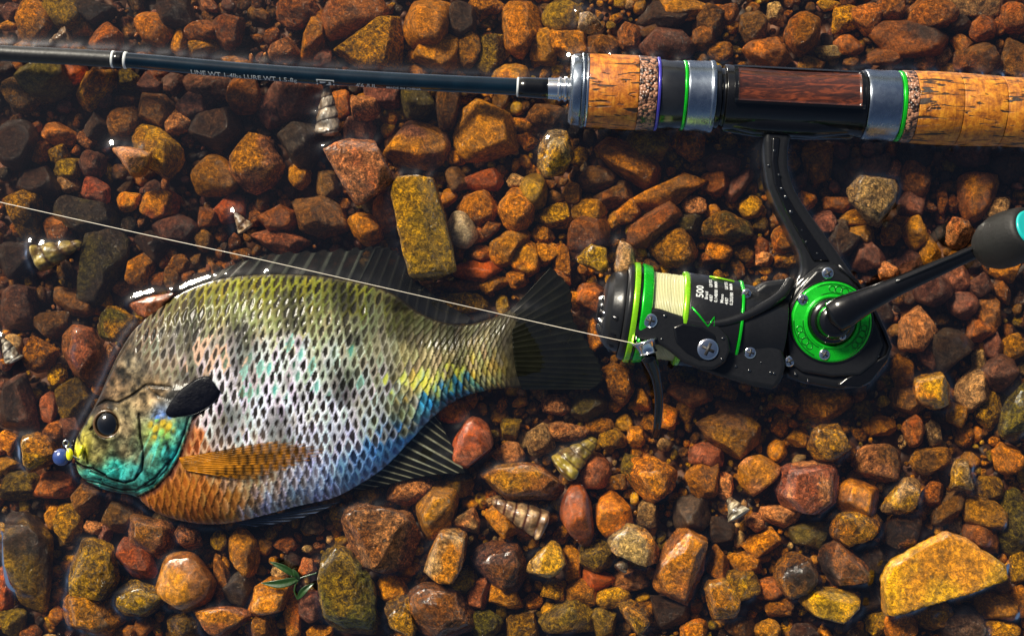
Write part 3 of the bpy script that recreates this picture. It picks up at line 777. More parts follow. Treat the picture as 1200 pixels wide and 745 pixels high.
def stone_shape(poly, hz, q, level, r, tops=None, rough=.6, flatbias=1.0):
    """closed rock: soft intersection of the half-spaces of its outline, its top facets and its underside, then weathered"""
    dirs, faces = ICO[level]
    h = hull(poly)
    c = h.mean(0)
    for _ in range(2):
        pass
    rel = h - c
    nrm, off = [], []
    n = len(rel)
    for i in range(n):
        a, b = rel[i], rel[(i + 1) % n]
        e = b - a
        L = np.hypot(*e)
        if L < 1e-3: continue
        n2 = np.array([e[1], -e[0]]) / L
        p = n2 @ a
        if p < 0: n2, p = -n2, -p
        p = max(p, 2.0)
        tl = math.radians(r.uniform(-2, 34) if tops is None else r.uniform(0, 8))
        nrm.append([n2[0] * math.cos(tl), n2[1] * math.cos(tl), math.sin(tl)]); off.append(p * math.cos(tl) + hz * 0.10 * math.sin(tl))
        nrm.append([n2[0] * .75, n2[1] * .75, -.66]); off.append(p * .75 + hz * .25)
    if tops == 'ridge':
        tv = [((-.36, .05, .93), hz * .80), ((.50, -.10, .86), hz * .78)]
    elif tops == 'slab':
        tv = [((-.06, -.14, .985), hz * .9)]
    else:
        tv = []
        k = int(r.integers(1, 5))
        for j in range(k):
            an = r.uniform(0, 6.28); ti = math.radians(r.uniform(8, 42) if k > 1 else r.uniform(4, 22))
            tv.append(((math.cos(an) * math.sin(ti), math.sin(an) * math.sin(ti), math.cos(ti)), hz * r.uniform(.72, 1.0)))
    for t, p in tv:
        nrm.append(t); off.append(max(p, 2.0))
    nrm.append([0, 0, -1]); off.append(hz * .8)
    nrm = np.array(nrm); off = np.array(off)
    g = np.maximum(dirs @ nrm.T / off, 0)
    if q >= 20:
        rad = 1.0 / g.max(1)
    else:
        rad = (g ** q).sum(1) ** (-1.0 / q) * (1.0 + 0.9 / q)
    size = math.sqrt(poly_area(h))
    seed = r.uniform(0, 40, 3)
    pts = dirs * rad[:, None]
    amp = 0.035 + 0.055 * rough
    w = fbm(pts / size * 3.1 + seed, 4)
    rid = 1 - np.abs(fbm(pts / size * 5.0 + seed + 9, 3)) * 2
    fine = fbm(pts / 7.0 + seed, 3)
    rad = rad * (1 + amp * (.8 if q < 20 else .35) * 1.3 * w) + size * amp * (.10 + .25 * rough) * np.clip(rid, -1, 1)
    if level >= 2 and q > 11 and tops is None:            # broken faces: flat planes struck off the lump
        nc = int(r.integers(6, 13))
        cn = r.normal(size=(nc, 3)); cn[:, 2] = np.abs(cn[:, 2]) * .8 + .12; cn /= np.linalg.norm(cn, axis=1)[:, None]
        dt = dirs @ cn.T
        sup = (rad[:, None] * dt).max(0)
        co = sup * r.uniform(.58, .92, nc)
        rad = np.minimum(rad, np.where(dt > .05, co / np.maximum(dt, .05), 1e9).min(1))
    if tops is not None:                                   # a broken rim for slabs and blocks
        cn = r.normal(size=(12, 3)); cn[:, 2] *= .35; cn /= np.linalg.norm(cn, axis=1)[:, None]
        dt = dirs @ cn.T
        sup = (rad[:, None] * dt).max(0)
        rad = np.minimum(rad, np.where(dt > .05, sup * r.uniform(.90, .985, 12) / np.maximum(dt, .05), 1e9).min(1))
        an = np.arctan2(dirs[:, 1], dirs[:, 0])
        rad = rad * (1 - .035 * np.abs(fbm(np.stack([np.cos(an) * 5, np.sin(an) * 5, an * 0 + 2], -1) + seed, 3)) * 2 * (1 - dirs[:, 2] ** 2))
    rad = rad + fine * (0.5 + 2.0 * rough) * (.6 if q >= 20 else 1.0)
    return dirs * rad[:, None], faces, c

def stone_colour(pts, c, c2, rough, r, size, steady=False):
    a = srgb(PAL[c][0])
    a = a * (r.uniform(.80, .98) if steady else r.uniform(.66, 1.3)) * (1 + r.uniform(-.07, .07, 3))
    seed = r.uniform(0, 40, 3)
    if c2:
        b = srgb(PAL[c2][0])
        m = sstep(-.12, .22, fbm(pts / size * 1.6 + seed, 4))[:, None]
    else:
        # a related tone in patches
        b = a * np.array(r.choice([(1.25, 1.12, .9), (.5, .45, .45), (.72, .62, .55)] if c in 'YGHTW' else [(1.35, 1.2, .9), (.5, .45, .45), (.75, .62, .5), (1.2, .85, .7), (1.2, 1.15, 1.1)]))
        m = .75 * sstep(-.05, .35, fbm(pts / size * 2.2 + seed, 4))[:, None]
    col = a * (1 - m) + b * m
    # stains: iron-dark veins
    vein = np.abs(fbm(pts / size * 2.6 + seed + 5, 4))
    col = col * (1 - .5 * sstep(.07, .0, vein))[:, None]
    return np.concatenate([np.clip(col, .004, .9), np.full((len(pts), 1), rough)], 1)

# the 300 that show largest are things of their own, the rest belong to the gravel
SHOW = [max(poly_area(s['poly']), 1) * (0.25 if not (-8 < s['poly'][:, 0].mean() < 1208) else 1) + (1e5 if s['label'] else 0) for s in STONES]
order = sorted(range(len(STONES)), key=lambda i: -SHOW[i])
INDIV = set(order[:300])
GRAVEL_V, GRAVEL_F, GRAVEL_C = [], [], []
gcount = 0
def add_gravel(v, f, c):
    global gcount
    GRAVEL_V.append(v); GRAVEL_F.append(f + gcount); GRAVEL_C.append(c); gcount += len(v)
    EMERGE.append(v / S)

def build_stones():
    marks = [dict(n=s['short'], p=s['poly'].mean(0)) for s in STONES if s['short']]
    marks += [dict(n=n, p=np.array(p, float)) for n, p in [
        ("the fish's mouth", (84, 530)), ("the fish's tail fin", (660, 400)), ("the reel's side plate", (975, 377)), ("the reel's drag knob", (712, 365)),
        ("the crank knob", (1175, 280)), ("the rear cork grip", (1130, 130)), ("the cork fore grip", (715, 107)), ("the reel stem", (915, 220)),
        ("the double white rod ring", (135, 68)), ("the striped shell", (382, 130)), ("the fish's anal fin", (515, 530)), ("the banded shell", (608, 602)),
        ("the broken white shell", (863, 597)), ("the green sprig", (340, 675)), ("the yellow ribbed shell", (672, 533)), ("the silver winding check", (677, 107)),
        ("the reel seat window", (930, 100)), ("the left end of the rod", (20, 58)), ("the rod lettering", (290, 88)), ("the yellow and white shell", (65, 292)),
        ("the upper left corner", (10, 8)), ("the upper right corner", (1190, 8)), ("the lower left corner", (10, 738)), ("the lower right corner", (1190, 738)),
        ("the bail wire", (772, 470)), ("the reel body's lower corner", (1025, 450)), ("the fish's belly", (330, 600)), ("the fish's breast", (230, 612))]]
    used = set(s['label'] for s in STONES if s['label'])
    for i in order:
        s = STONES[i]
        r = np.random.default_rng(1000 + i)
        poly = s['poly']
        c0 = poly.mean(0)
        area = poly_area(poly)
        size = math.sqrt(area)
        rough = s['rough'] if s['rough'] is not None else float(np.clip(PAL[s['c']][2] + r.uniform(-.25, .15), 0, 1))
        ext = poly.max(0) - poly.min(0)
        minw = min(ext)
        hz = 1.12 * s['flat'] * minw * r.uniform(.78, 1.0) * (0.92 if s['flat'] > .5 else 1)
        hz = float(np.clip(hz, 4, 34))
        zb = float(zbed(c0[1]))
        zc = zb + hz * .55 + s['up'] * .8 + r.uniform(-3, 3)
        if s['label'] and s['up'] > 8: zc = max(zc, s['up'] * .8 - hz * .45)
        lv = s['lv'] or (5 if size > 62 else 4 if size > 17 else 3)
        v, f, c = stone_shape(poly, hz, s['q'], lv, r, s['tops'], rough)
        col = stone_colour(v, s['c'], s['c2'], rough, r, size, bool(s['label']))
        k = kz(zc + hz * .3)
        hx = hull(poly)
        for ax_ in (0, 1):
            e0, e1 = hx[:, ax_].min() - c[ax_], hx[:, ax_].max() - c[ax_]
            m0, m1 = v[:, ax_].min(), v[:, ax_].max()
            v[:, ax_] = np.where(v[:, ax_] < 0, v[:, ax_] * e0 / m0, v[:, ax_] * e1 / m1)
        wv = v.copy()
        wv[:, 1] *= -1
        wv *= S * k
        cw = to_world(np.array([[c[0], c[1], zc]]), k)[0]
        fw = f[:, ::-1]
        if i in INDIV:
            pebble = size < 26 or s['q'] < 10
            o = mesh_obj("pebble" if pebble else "stone", wv + cw, np.ascontiguousarray(fw), M_STONE, col=col, emerge=True, origin=cw)
            label = s['label']
            if not label:
                asp = max(ext) / max(minw, 1)
                shape = ('long ' if asp > 1.75 else '') + ('rounded' if s['q'] < 12 else 'blunt' if s['q'] < 20 else 'angular')
                colw = PAL[s['c']][1]
                noun = "pebble" if pebble else "stone"
                cand = sorted(marks, key=lambda m: np.hypot(*(m['p'] - c0)))
                done = False
                for m in cand[:8]:
                    dx, dy = c0 - m['p']
                    horiz = 'right' if dx > 0 else 'left'
                    vert = 'below' if dy > 0 else 'above'
                    if abs(dx) > 2.2 * abs(dy): rel = f"{horiz} of"
                    elif abs(dy) > 2.2 * abs(dx): rel = vert
                    else: rel = f"{vert} and {horiz} of"
                    # is any other unlabelled stone of this colour in the same place?
                    t = f"{SIZEW(area)} {shape} {colw} {noun} {rel} {m['n']}"
                    if len(t.split()) > 16: t = f"{colw} {noun} {rel} {m['n']}"
                    if t not in used and len(t.split()) <= 16:
                        label = t; done = True; break
                if not done:
                    label = t + " again"; print("DUP", label)
                used.add(label)
            tag(o, label, "pebble" if pebble else "stone", "stones of the stream bed")
        else:
            add_gravel(wv + cw, fw, col)

build_stones()

# ------------------------------------------------------------------ gravel between and below the stones (uncountable)
def build_gravel():
    global gcount
    cell = 2.0
    LOW = 1.0
    x0, y0, x1, y1 = -150, -130, 1350, 880
    nx, ny = int((x1 - x0) / cell), int((y1 - y0) / cell)
    gx = x0 + (np.arange(nx) + .5) * cell
    gy = y0 + (np.arange(ny) + .5) * cell
    GX, GY = np.meshgrid(gx, gy, indexing='ij')
    occ = np.zeros((nx, ny), bool)
    for s in STONES:
        p = s['poly']; lo = p.min(0); hi = p.max(0)
        i0, i1 = [int(np.clip((a - x0) / cell, 0, nx)) for a in (lo[0] - 2, hi[0] + 2)]
        j0, j1 = [int(np.clip((a - y0) / cell, 0, ny)) for a in (lo[1] - 2, hi[1] + 2)]
        if i1 <= i0 or j1 <= j0: continue
        occ[i0:i1, j0:j1] |= in_poly(GX[i0:i1, j0:j1], GY[i0:i1, j0:j1], hull(p))
    r = np.random.default_rng(5)
    codes = list("OARBDYGPTAOVBYKAGAOT")
    wts = None
    def put(cx, cy, rad, z, lv):
        n = 7
        t = (np.arange(n) + r.uniform(-.3, .3, n)) / n * 6.283
        asp = r.uniform(.45, 1.0); an = r.uniform(0, 3.14)
        x, y = np.cos(t) * rad, np.sin(t) * rad * asp
        poly = np.stack([cx + x * math.cos(an) - y * math.sin(an), cy + x * math.sin(an) + y * math.cos(an)], -1)
        hz = rad * r.uniform(.6, .85)
        rough = r.uniform(.1, .9)
        v, f, c = stone_shape(poly, hz, float(r.choice([9, 14, 24, 30, 30])), lv, r, None, rough * .5)
        code = codes[int(r.integers(len(codes)))]
        if (cy < 330 and cx < 420 or cy < 430 and cx > 900) and code in 'YGOTA': code = str(r.choice(list('RVBDBV')))
        elif code in 'PVR' and cx > 430: code = str(r.choice(list('OAAGB')))
        col = stone_colour(v, code, None, rough, r, rad * 2)
        v[:, 1] *= -1
        k = kz(z)
        add_gravel(v * S * k + to_world(np.array([[c[0], c[1], z]]), k)[0], f[:, ::-1], col)
    # first layer: fills the gaps the traced stones leave
    n_put = 0
    for rad, tries in ((13, 2600), (10, 5000), (7.5, 9000), (5.5, 14000), (3.8, 14000)):
        inframe = None
        for _ in range(tries):
            cx = r.uniform(x0 + 20, x1 - 20); cy = r.uniform(y0 + 20, y1 - 20)
            if rad < 6 and not (-30 < cx < 1230 and -30 < cy < 775): continue
            i, j = int((cx - x0) / cell), int((cy - y0) / cell)
            m = int(rad * .80 / cell)
            sub = occ[max(i - m, 0):i + m + 1, max(j - m, 0):j + m + 1]
            if sub.mean() > (0.22 if rad > 6 else .34): continue
            rr = rad * r.uniform(.85, 1.2)
            put(cx, cy, rr, float(zbed(cy)) + r.uniform(-7, 5) - LOW - (4 if rad < 6 else 0), 3 if rad > 10 else 2 if rad > 4 else 1)
            mm = int(rr * .92 / cell)
            ii, jj = np.ogrid[-mm:mm + 1, -mm:mm + 1]
            disc = ii * ii + jj * jj <= mm * mm
            a0, b0 = i - mm, j - mm
            if a0 < 0 or b0 < 0 or a0 + 2 * mm + 1 > nx or b0 + 2 * mm + 1 > ny: continue
            occ[a0:a0 + 2 * mm + 1, b0:b0 + 2 * mm + 1] |= disc
            n_put += 1
    # deep layer: what shows in the chinks
    for _ in range(1900):
        cx = r.uniform(-40, 1240); cy = r.uniform(-40, 785)
        put(cx, cy, r.uniform(7, 13), float(zbed(cy)) - r.uniform(4, 12), 2)
    v = np.concatenate(GRAVEL_V); f = np.concatenate(GRAVEL_F); c = np.concatenate(GRAVEL_C)
    o = mesh_obj("gravel", v, np.ascontiguousarray(f), M_STONE, col=c)
    tag(o, "fine wet gravel of mixed brown and orange pebbles filling the gaps between the stones", "gravel", kind="stuff")
    print("gravel", n_put, len(f))
build_gravel()

# ------------------------------------------------------------------ the fish
M_FISH = attr_material("fish_skin", rough=0.42, coat=0.16, bump=0.4, scale=1900, spec=0.10)
M_FIN = attr_material("fin_membrane", rough=0.5, coat=0.05, bump=0.2, scale=1500, spec=0.06)
M_EYE = plain("fish_eye", (10, 10, 12), rough=0.08, coat=1.0, var=.3, scale=900)
M_IRIS = plain("fish_iris", (86, 62, 34), rough=0.3, coat=0.6, var=.5, scale=2500)
M_FLAP = plain("gill_flap_skin", (5, 7, 18), rough=0.45, coat=0.06, spec=.10, bump=.5, scale=900, var=.5)

FK = kz(14)
ZF = -5.0
def build_fish():
    root = thing("bluegill_fish", (350, 470, -40), "deep bodied sunfish with silvery scales, teal jaw and black ear flap lying on its side", "fish")
    pr = np.array([  # dorsal x,y  ventral x,y  half thickness
        (84,523,85,533,6),(87,511,85,547,13),(97,492,92,561,19),(113,464,108,571,26),(131,424,130,578,32),(147,395,154,583,37),
        (166,374,178,601,41),(191,354,205,611,45),(221,337,235,616,48),(256,326,266,615,50),(300,321,302,607,51),(345,321,346,595,50),
        (390,325,386,586,47),(430,333,417,571,43),(461,345,451,548,38),(490,366,481,517,32),(520,378,510,487,27),(550,380,540,467,23),
        (578,372,571,458,18),(600,362,601,455,13),(613,358,628,456,7)], float)
    NS, NT = 520, 250
    C = catmull(pr, NS)
    th = np.linspace(0, np.pi, NT)
    f = (1 - np.cos(th)) / 2
    # even out the rows a little so that the flank gets enough of them
    D = C[:, None, 0:2]; V = C[:, None, 2:4]
    XY = D + (V - D) * f[None, :, None]
    X, Y = XY[..., 0], XY[..., 1]
    hgt = np.hypot(C[:, 2] - C[:, 0], C[:, 3] - C[:, 1])
    Z0 = C[:, 4][:, None] * np.sin(th)[None] ** 0.85
    Z0 += 3.0 * np.sin(th)[None] * sstep(.3, .7, f)[None] * sstep(140, 220, X) * sstep(420, 330, X)     # belly roundness
    x, y = X.ravel(), Y.ravel()
    ff = np.broadcast_to(f[None], X.shape).ravel()
    hh = np.broadcast_to(hgt[:, None], X.shape).ravel()
    edge = np.sin(np.broadcast_to(th[None], X.shape)).ravel()
    n3 = np.stack([x / 40, y / 40, x * 0], -1)
    # ---------------- scale lattice
    wob = 0.55 * fbm(n3 * 1.3, 2) + .16 * fbm(n3 * 5, 2)
    rs = np.interp(x, [150, 420, 520, 620], [12.8, 12.4, 9.8, 8.0])
    v = (ff - .48) * hh / rs + wob * .5
    us = np.interp(x, [140, 300, 500, 620], [9.8, 9.4, 9.6, 8.2])
    u = (x - 300 + 0.10 * (y - 450) - 14 * ((ff - .5) * 2) ** 2) / us + wob * .5
    j = np.floor(v)
    best = np.full(x.shape, 9.0); bi = np.zeros(x.shape); bj = np.zeros(x.shape); bdu = np.zeros(x.shape); bdv = np.zeros(x.shape)
    for dj in (-1, 0, 1, 2):
        jj = j + dj
        offs = np.where(jj % 2 == 0, 0.0, 0.5)
        ic = np.round(u - offs)
        for di in (-1, 0, 1):
            ii = ic + di
            du = u - offs - ii; dv = v - jj
            m = ((2 * np.abs(du + .10 * (1 - np.minimum(np.abs(dv), 1)))) ** 1.35 + np.abs(dv) ** 1.35) ** (1 / 1.35)
            sel = m < best
            best = np.where(sel, m, best); bi = np.where(sel, ii, bi); bj = np.where(sel, jj, bj); bdu = np.where(sel, du, bdu); bdv = np.where(sel, dv, bdv)
    def hsh(a, b, s):
        q = np.sin(a * 127.1 + b * 311.7 + s * 74.7) * 43758.5453
        return q - np.floor(q)
    r1, r2, r3 = hsh(bi, bj, 1), hsh(bi, bj, 2), hsh(bi, bj, 3)
    # ---------------- where is head, where is body
    gill = np.array([(252,440),(246,468),(231,489),(225,508),(216,531),(203,552),(184,570),(168,578),(152,586)], float)
    nape = np.array([(252,440),(232,446),(206,447),(182,436),(165,420),(150,398),(140,380)], float)
    headp = np.vstack([gill[::-1], nape[1:], [(60,380),(60,600)]])
    ish = in_poly(x, y, headp)
    dg = dist_poly(x, y, gill); dn = dist_poly(x, y, nape)
    dall = np.minimum(dg, dn)
    sd = np.where(ish, dall, -dall)
    head = sstep(-1.5, 2.5, sd)
    headn = np.where(dn < dg, sstep(-16, 12, sd), head)       # the nape fades, the gill cover steps
    body = 1 - headn
    # ---------------- colours
    BP = np.array([
        (170,385,150,120,85,70,50,35),(200,360,150,130,70,80,60,30),(240,340,196,176,40,85,66,14),(300,330,196,178,36,66,52,10),(360,332,176,166,36,52,42,10),
        (420,342,156,150,40,42,36,10),(470,370,110,105,55,42,36,20),(520,388,120,112,72,56,48,30),(575,382,130,120,85,60,50,34),
        (230,375,195,185,135,128,118,85),(300,363,204,204,124,128,128,70),(360,368,196,190,120,100,94,54),(420,382,168,168,122,82,78,52),
        (200,400,190,178,155,88,80,68),(180,430,185,165,135,110,90,70),(250,410,225,205,190,80,68,58),(300,420,230,220,208,52,48,42),(350,420,228,220,220,28,24,24),
        (400,430,195,200,175,52,54,42),(450,420,178,168,138,76,72,50),(500,420,206,184,128,100,88,48),(550,410,208,182,124,110,92,50),(590,400,150,140,115,84,75,56),
        (270,460,240,230,230,34,27,25),(330,465,240,234,236,34,30,28),(390,470,238,230,230,44,37,36),(440,460,218,213,195,72,64,46),(490,450,236,196,84,112,90,24),
        (540,440,242,198,64,140,105,24),(580,435,226,184,80,118,90,34),(600,447,170,150,90,75,60,32),(240,490,240,225,220,52,40,32),(300,500,240,235,237,98,85,78),
        (370,500,240,235,240,88,76,70),(430,500,224,220,220,76,68,56),(470,485,204,204,155,82,78,38),(510,467,70,180,228,30,104,130),(545,460,70,180,228,34,114,124),
        (480,510,104,184,244,40,96,160),(450,530,116,184,244,40,88,160),(410,550,142,192,244,54,84,140),(360,574,186,202,238,92,98,130),(318,592,196,200,226,110,100,110),(380,570,208,208,228,100,92,106),(340,560,228,220,222,112,90,82),
        (340,585,216,206,202,120,98,86),(300,572,222,176,126,136,88,50),(322,552,226,196,170,126,92,66),(270,590,204,130,58,125,70,22),(230,570,220,130,48,145,72,22),(200,590,194,110,38,115,56,18),
        (240,605,150,80,30,86,42,14),(225,510,222,130,70,145,68,28),(400,520,234,228,240,78,66,76)], float)
    HP = np.array([
        (100,518,150,138,60),(118,522,142,132,80),(150,500,152,132,98),(150,528,136,122,88),(175,470,166,140,102),(140,452,132,106,76),(116,468,62,44,32),
        (128,440,66,48,34),(160,420,160,144,114),(145,405,80,60,42),(186,508,142,150,80),(200,498,196,172,50),(196,520,90,168,126),(206,530,36,166,172),(180,560,44,126,116),
        (162,548,58,150,144),(140,549,46,190,180),(120,560,46,156,146),(102,554,56,148,138),(150,574,44,104,96),(216,502,66,148,138),(196,484,104,124,164),
        (212,468,112,112,112),(90,530,198,188,42),(96,543,122,140,90),(112,535,130,120,70),(168,535,120,130,100),(130,570,38,90,86),(190,455,150,120,84),(225,452,90,80,70)], float)
    def idw(pts, cols, p=3.2, x=x, y=y):
        out = np.zeros((len(x), cols.shape[1])); ws = np.zeros(len(x))
        for q, c in zip(pts, cols):
            w = 1.0 / (((x - q[0]) ** 2 + (y - q[1]) ** 2) + 30.0) ** (p / 2)
            out += w[:, None] * c; ws += w
        return out / ws[:, None]
    xj = x + 30 * (hsh(bi, bj, 7) - .5) + 10 * fbm(n3 * 3 + 3, 2); yj = y + 26 * (hsh(bi, bj, 8) - .5) + 8 * fbm(n3 * 3 + 9, 2)
    bc = idw(BP[:, :2], BP[:, 2:], 3.2, xj, yj)
    rim, core = bc[:, :3].copy(), bc[:, 3:].copy()
    # vertical bars and blotches of the flank
    bars = fbm(np.stack([x / 34 + .002 * y, y / 150, x * 0 + 3], -1), 2)
    core *= (1 - .35 * sstep(.1, .5, bars))[:, None]
    core = core * (0.30 + .75 * r1)[:, None]
    vb = np.exp(-((np.mod(x + 10 * np.sin(y / 37) , 62) - 31) / 15) ** 2) * sstep(560, 460, y) * sstep(190, 240, x) * sstep(600, 520, x) * sstep(-.25, .25, fbm(np.stack([x / 30, y / 22, x * 0 + 21], -1), 2))
    core *= (1 - .65 * vb)[:, None]; rim *= (1 - .50 * vb)[:, None]; rim = np.minimum(rim * np.array([.95, 1.0, 1.06]), 250)
    dorsal = sstep(.30, .06, ff)
    core *= (1 - .35 * dorsal)[:, None]
    core *= (1 - .40 * np.exp(-(((x - 330) / 110) ** 2 + ((y - 445) / 60) ** 2)))[:, None]
    blur = sstep(-.1, .45, fbm(n3 * 1.1 + 31, 3))            # slime hides the net here and there
    rim = rim * (1.0 - .30 * sstep(.36, .12, ff))[:, None] * (0.80 + .30 * r2)[:, None] * (1 + .10 * (np.stack([r3, r1, r2], -1) - .5))
    # teal and gold flecks on single scales
    zone = np.exp(-(((x - 345) / 85) ** 2 + ((y - 430) / 42) ** 2))
    tz = (zone * .95 > (0.22 + 1.2 * r3)) & (hsh(bi, bj, 11) > .35)
    core = np.where(tz[:, None], np.stack([70 + 60 * r2, 130 + 30 * r1, 96 + 60 * r1], -1) * (.45 + .6 * r1)[:, None], core)
    rim = np.where((tz & (r2 > .7))[:, None], np.array([140, 196, 184]), rim)
    pz = np.exp(-(((x - 255) / 45) ** 2 + ((y - 415) / 32) ** 2)) > (0.4 + .9 * r3)
    rim = np.where(pz[:, None], np.array([214, 176, 150]), rim)
    gz = np.exp(-(((x - 500) / 70) ** 2 + ((y - 445) / 25) ** 2)) > (0.45 + .8 * r3)
    core = np.where(gz[:, None], np.array([170, 176, 60]), core)
    # network: pale scale edges around darker pockets
    wdt = 0.55 + .26 * (r2 - .5) + .10 * fbm(n3 * 2 + 13, 2)
    wdt = wdt + .16 * sstep(330, 360, np.interp(y, [0, 345, 385, 900], [300, 300, 400, 400])) * 0
    net = sstep(wdt - .10, wdt + .10, best + .12 * fbm(np.stack([x / 3.2, y / 3.2, x * 0], -1), 2))
    # on the tail stalk and the belly the edge is soft
    soft = np.maximum(sstep(430, 520, x), sstep(520, 580, y) * .6)
    crescent = sstep(-.55, .5, bdu * 2 + .15 * bdv)
    net2 = np.clip(.30 + .75 * crescent - .5 * sstep(.85, 1.0, best), 0, 1)
    net = net * (1 - soft) + net2 * soft
    mean = net * (1 - .22 * blur) + .5 * .22 * blur
    net_c = mean
    bcol = core * (1 - net_c)[:, None] + rim * net_c[:, None]
    hc = idw(HP[:, :2], HP[:, 2:], 3.6)
    # head marbling
    mar = fbm(np.stack([x / 7, y / 7, x * 0 + 2], -1), 4)
    hc = hc * ((.76 - .20 * sstep(470, 420, y)) + .95 * mar)[:, None]
    wr = np.abs(fbm(np.stack([x / 11 + .8 * y / 40, y / 5.5, x * 0 + 12], -1), 3))
    hc = hc * (1 - .42 * sstep(.10, .0, wr) * sstep(160, 140, np.abs(x - 150) + np.abs(y - 480)))[:, None]
    # cheek scales: yellow-green drops with blue ones above
    cu, cv = (x * .86 + y * .5) / 8.5, (-x * .5 + y * .86) / 11.0
    cj = np.floor(cv); co = np.where(cj % 2 == 0, 0, .5); ci = np.floor(cu + co)
    cdu, cdv = cu + co - ci - .5, cv - cj - .5
    drop = sstep(.5, .25, np.hypot(cdu, cdv * .9))
    cz = np.exp(-(((x - 196) / 20) ** 2 + ((y - 498) / 20) ** 2))
    dc = np.where((y < 489)[:, None], np.array([84, 130, 215]), np.where((hsh(ci, cj, 5) > .45)[:, None], np.array([214, 178, 44]), np.array([128, 190, 96])))
    a = (drop * sstep(.35, .7, cz) * (.5 + .5 * hsh(ci, cj, 6)))[:, None]
    hc = hc * (1 - a) + dc * a
    # teal streaks of the gill cover
    st = fbm(np.stack([(x + y * .45) / 5.0, (y - x * .3) / 26, x * 0 + 7], -1), 3)
    tz2 = np.exp(-(((x - 200) / 26) ** 2 + ((y - 535) / 26) ** 2)) + np.exp(-(((x - 135) / 34) ** 2 + ((y - 554) / 9) ** 2))
    a = (np.clip(tz2, 0, 1) * sstep(.12, .45, st))[:, None] * .8
    hc = hc * (1 - a) + np.array([90, 226, 222]) * a
    # lips and mouth line, grooves of the head bones
    mouth = [(86,541),(97,547),(110,549),(126,557)]
    preop = [(168,484),(170,510),(174,530),(171,549),(160,561),(147,565),(127,559),(107,552)]
    brow = [(112,476),(126,469),(142,471),(160,462),(176,450),(206,452)]
    jaw = [(96,563),(118,567),(142,574),(162,573),(186,558),(206,536)]
    suture = [(176,452),(190,462),(206,466)]
    forehead = [(92,506),(104,486),(118,460),(136,424),(152,398)]
    lip = [(90,513),(97,522),(103,533),(104,543)]
    nost = [(107,503),(110,500)]
    opb = [(228,486),(222,506),(213,528),(200,548),(182,565),(160,575)]
    dlip, dno, dop = [dist_poly(x, y, q) for q in (lip, nost, opb)]
    dm, dp, db, dj2, ds, dfh = [dist_poly(x, y, q) for q in (mouth, preop, brow, jaw, suture, forehead)]
    line = np.maximum.reduce([sstep(2.6, .6, dm), .75 * sstep(2.0, .4, dp), .8 * sstep(2.4, .5, db), .55 * sstep(2.0, .5, dj2), .5 * sstep(1.8, .5, ds), .6 * sstep(2.4, .6, dfh), .6 * sstep(1.8, .4, dlip), .9 * sstep(2.6, 1.0, dno), .5 * sstep(1.6, .4, dop)])
    hc = hc * (1 - .88 * line)[:, None]
    yel = np.exp(-(((x - 101) / 5) ** 2 + ((y - 527) / 10) ** 2))[:, None]
    hc = hc * (1 - .6 * yel) + np.array([206, 196, 40]) * .6 * yel
    # a dark membrane behind the gill cover
    memb = np.where((~ish) & (dg < 9) & (y > 470), sstep(9, 2, dg), 0)
    bcol = bcol * (1 - .82 * memb)[:, None] + np.array([60, 30, 22]) * (.82 * memb)[:, None]
    col = bcol * body[:, None] + hc * headn[:, None]
    # the skin of the very back is brown-olive, of the belly seam dark
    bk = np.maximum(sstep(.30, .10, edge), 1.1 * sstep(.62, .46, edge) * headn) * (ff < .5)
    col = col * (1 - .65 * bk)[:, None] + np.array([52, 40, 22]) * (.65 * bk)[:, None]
    # grey stalk where the tail begins
    stalk = sstep(572, 612, x - .25 * np.abs(y - 410) + 8)
    col = col * (1 - stalk)[:, None] + (np.array([46, 42, 30]) * (1 + .6 * mar[:, None])) * stalk[:, None]
    # ---------------- relief
    dome = np.clip(1 - best, 0, 1)
    hs = (1.0 * net * (1 - .5 * blur) * (1 - soft) + soft * (1.2 * crescent) + .7 * bdu) * body * sstep(.02, .25, edge) * (1 - stalk)
    hd = headn * (3.4 * sstep(0, 10, sd) * (dg < 40) + .9 * mar + .5 * drop * cz)
    hd += headn * (-3.0 * line)
    hd += headn * 1.6 * sstep(10, 3, np.abs(dp - 7)) * in_poly(x, y, [(100,560),(168,484),(176,530),(160,562)])
    hd += 2.5 * np.exp(-(((x - 101) / 7) ** 2 + ((y - 532) / 13) ** 2))
    hd += 1.8 * np.exp(-((np.hypot(x - 129, y - 496) - 18.5) / 2.6) ** 2) - 5 * sstep(17, 12, np.hypot(x - 129, y - 496))
    hd -= 2.2 * memb
    Zt = ZF + Z0.ravel() + (hs + hd) * sstep(0.0, .22, edge)
    # ---------------- mesh: upper side, lower side mirrored and coarser
    up = np.stack([x, y, Zt], -1)
    idx = np.arange(NS * NT).reshape(NS, NT)
    fu = grid_faces(NS, NT)
    tb = np.linspace(0, np.pi, 24)[1:-1]
    fb = (1 - np.cos(tb)) / 2
    XB = C[:, None, 0:2] + (C[:, None, 2:4] - C[:, None, 0:2]) * fb[None, :, None]
    ZB = ZF - C[:, 4][:, None] * .8 * np.sin(tb)[None]
    lo = np.concatenate([XB, ZB[..., None]], -1).reshape(-1, 3)
    base = NS * NT
    il = base + np.arange(NS * 22).reshape(NS, 22)
    full = np.concatenate([idx[:, :1], il, idx[:, -1:]], 1)
    a, b, c, d = full[:-1, :-1], full[:-1, 1:], full[1:, 1:], full[1:, :-1]
    fl = np.stack([a, d, c, b], -1).reshape(-1, 4)
    vv = np.vstack([up, lo])
    faces = np.vstack([fu, fl])
    colf = np.vstack([srgb(np.clip(col, 0, 250)), np.tile(srgb((170, 160, 140)), (len(lo), 1))])
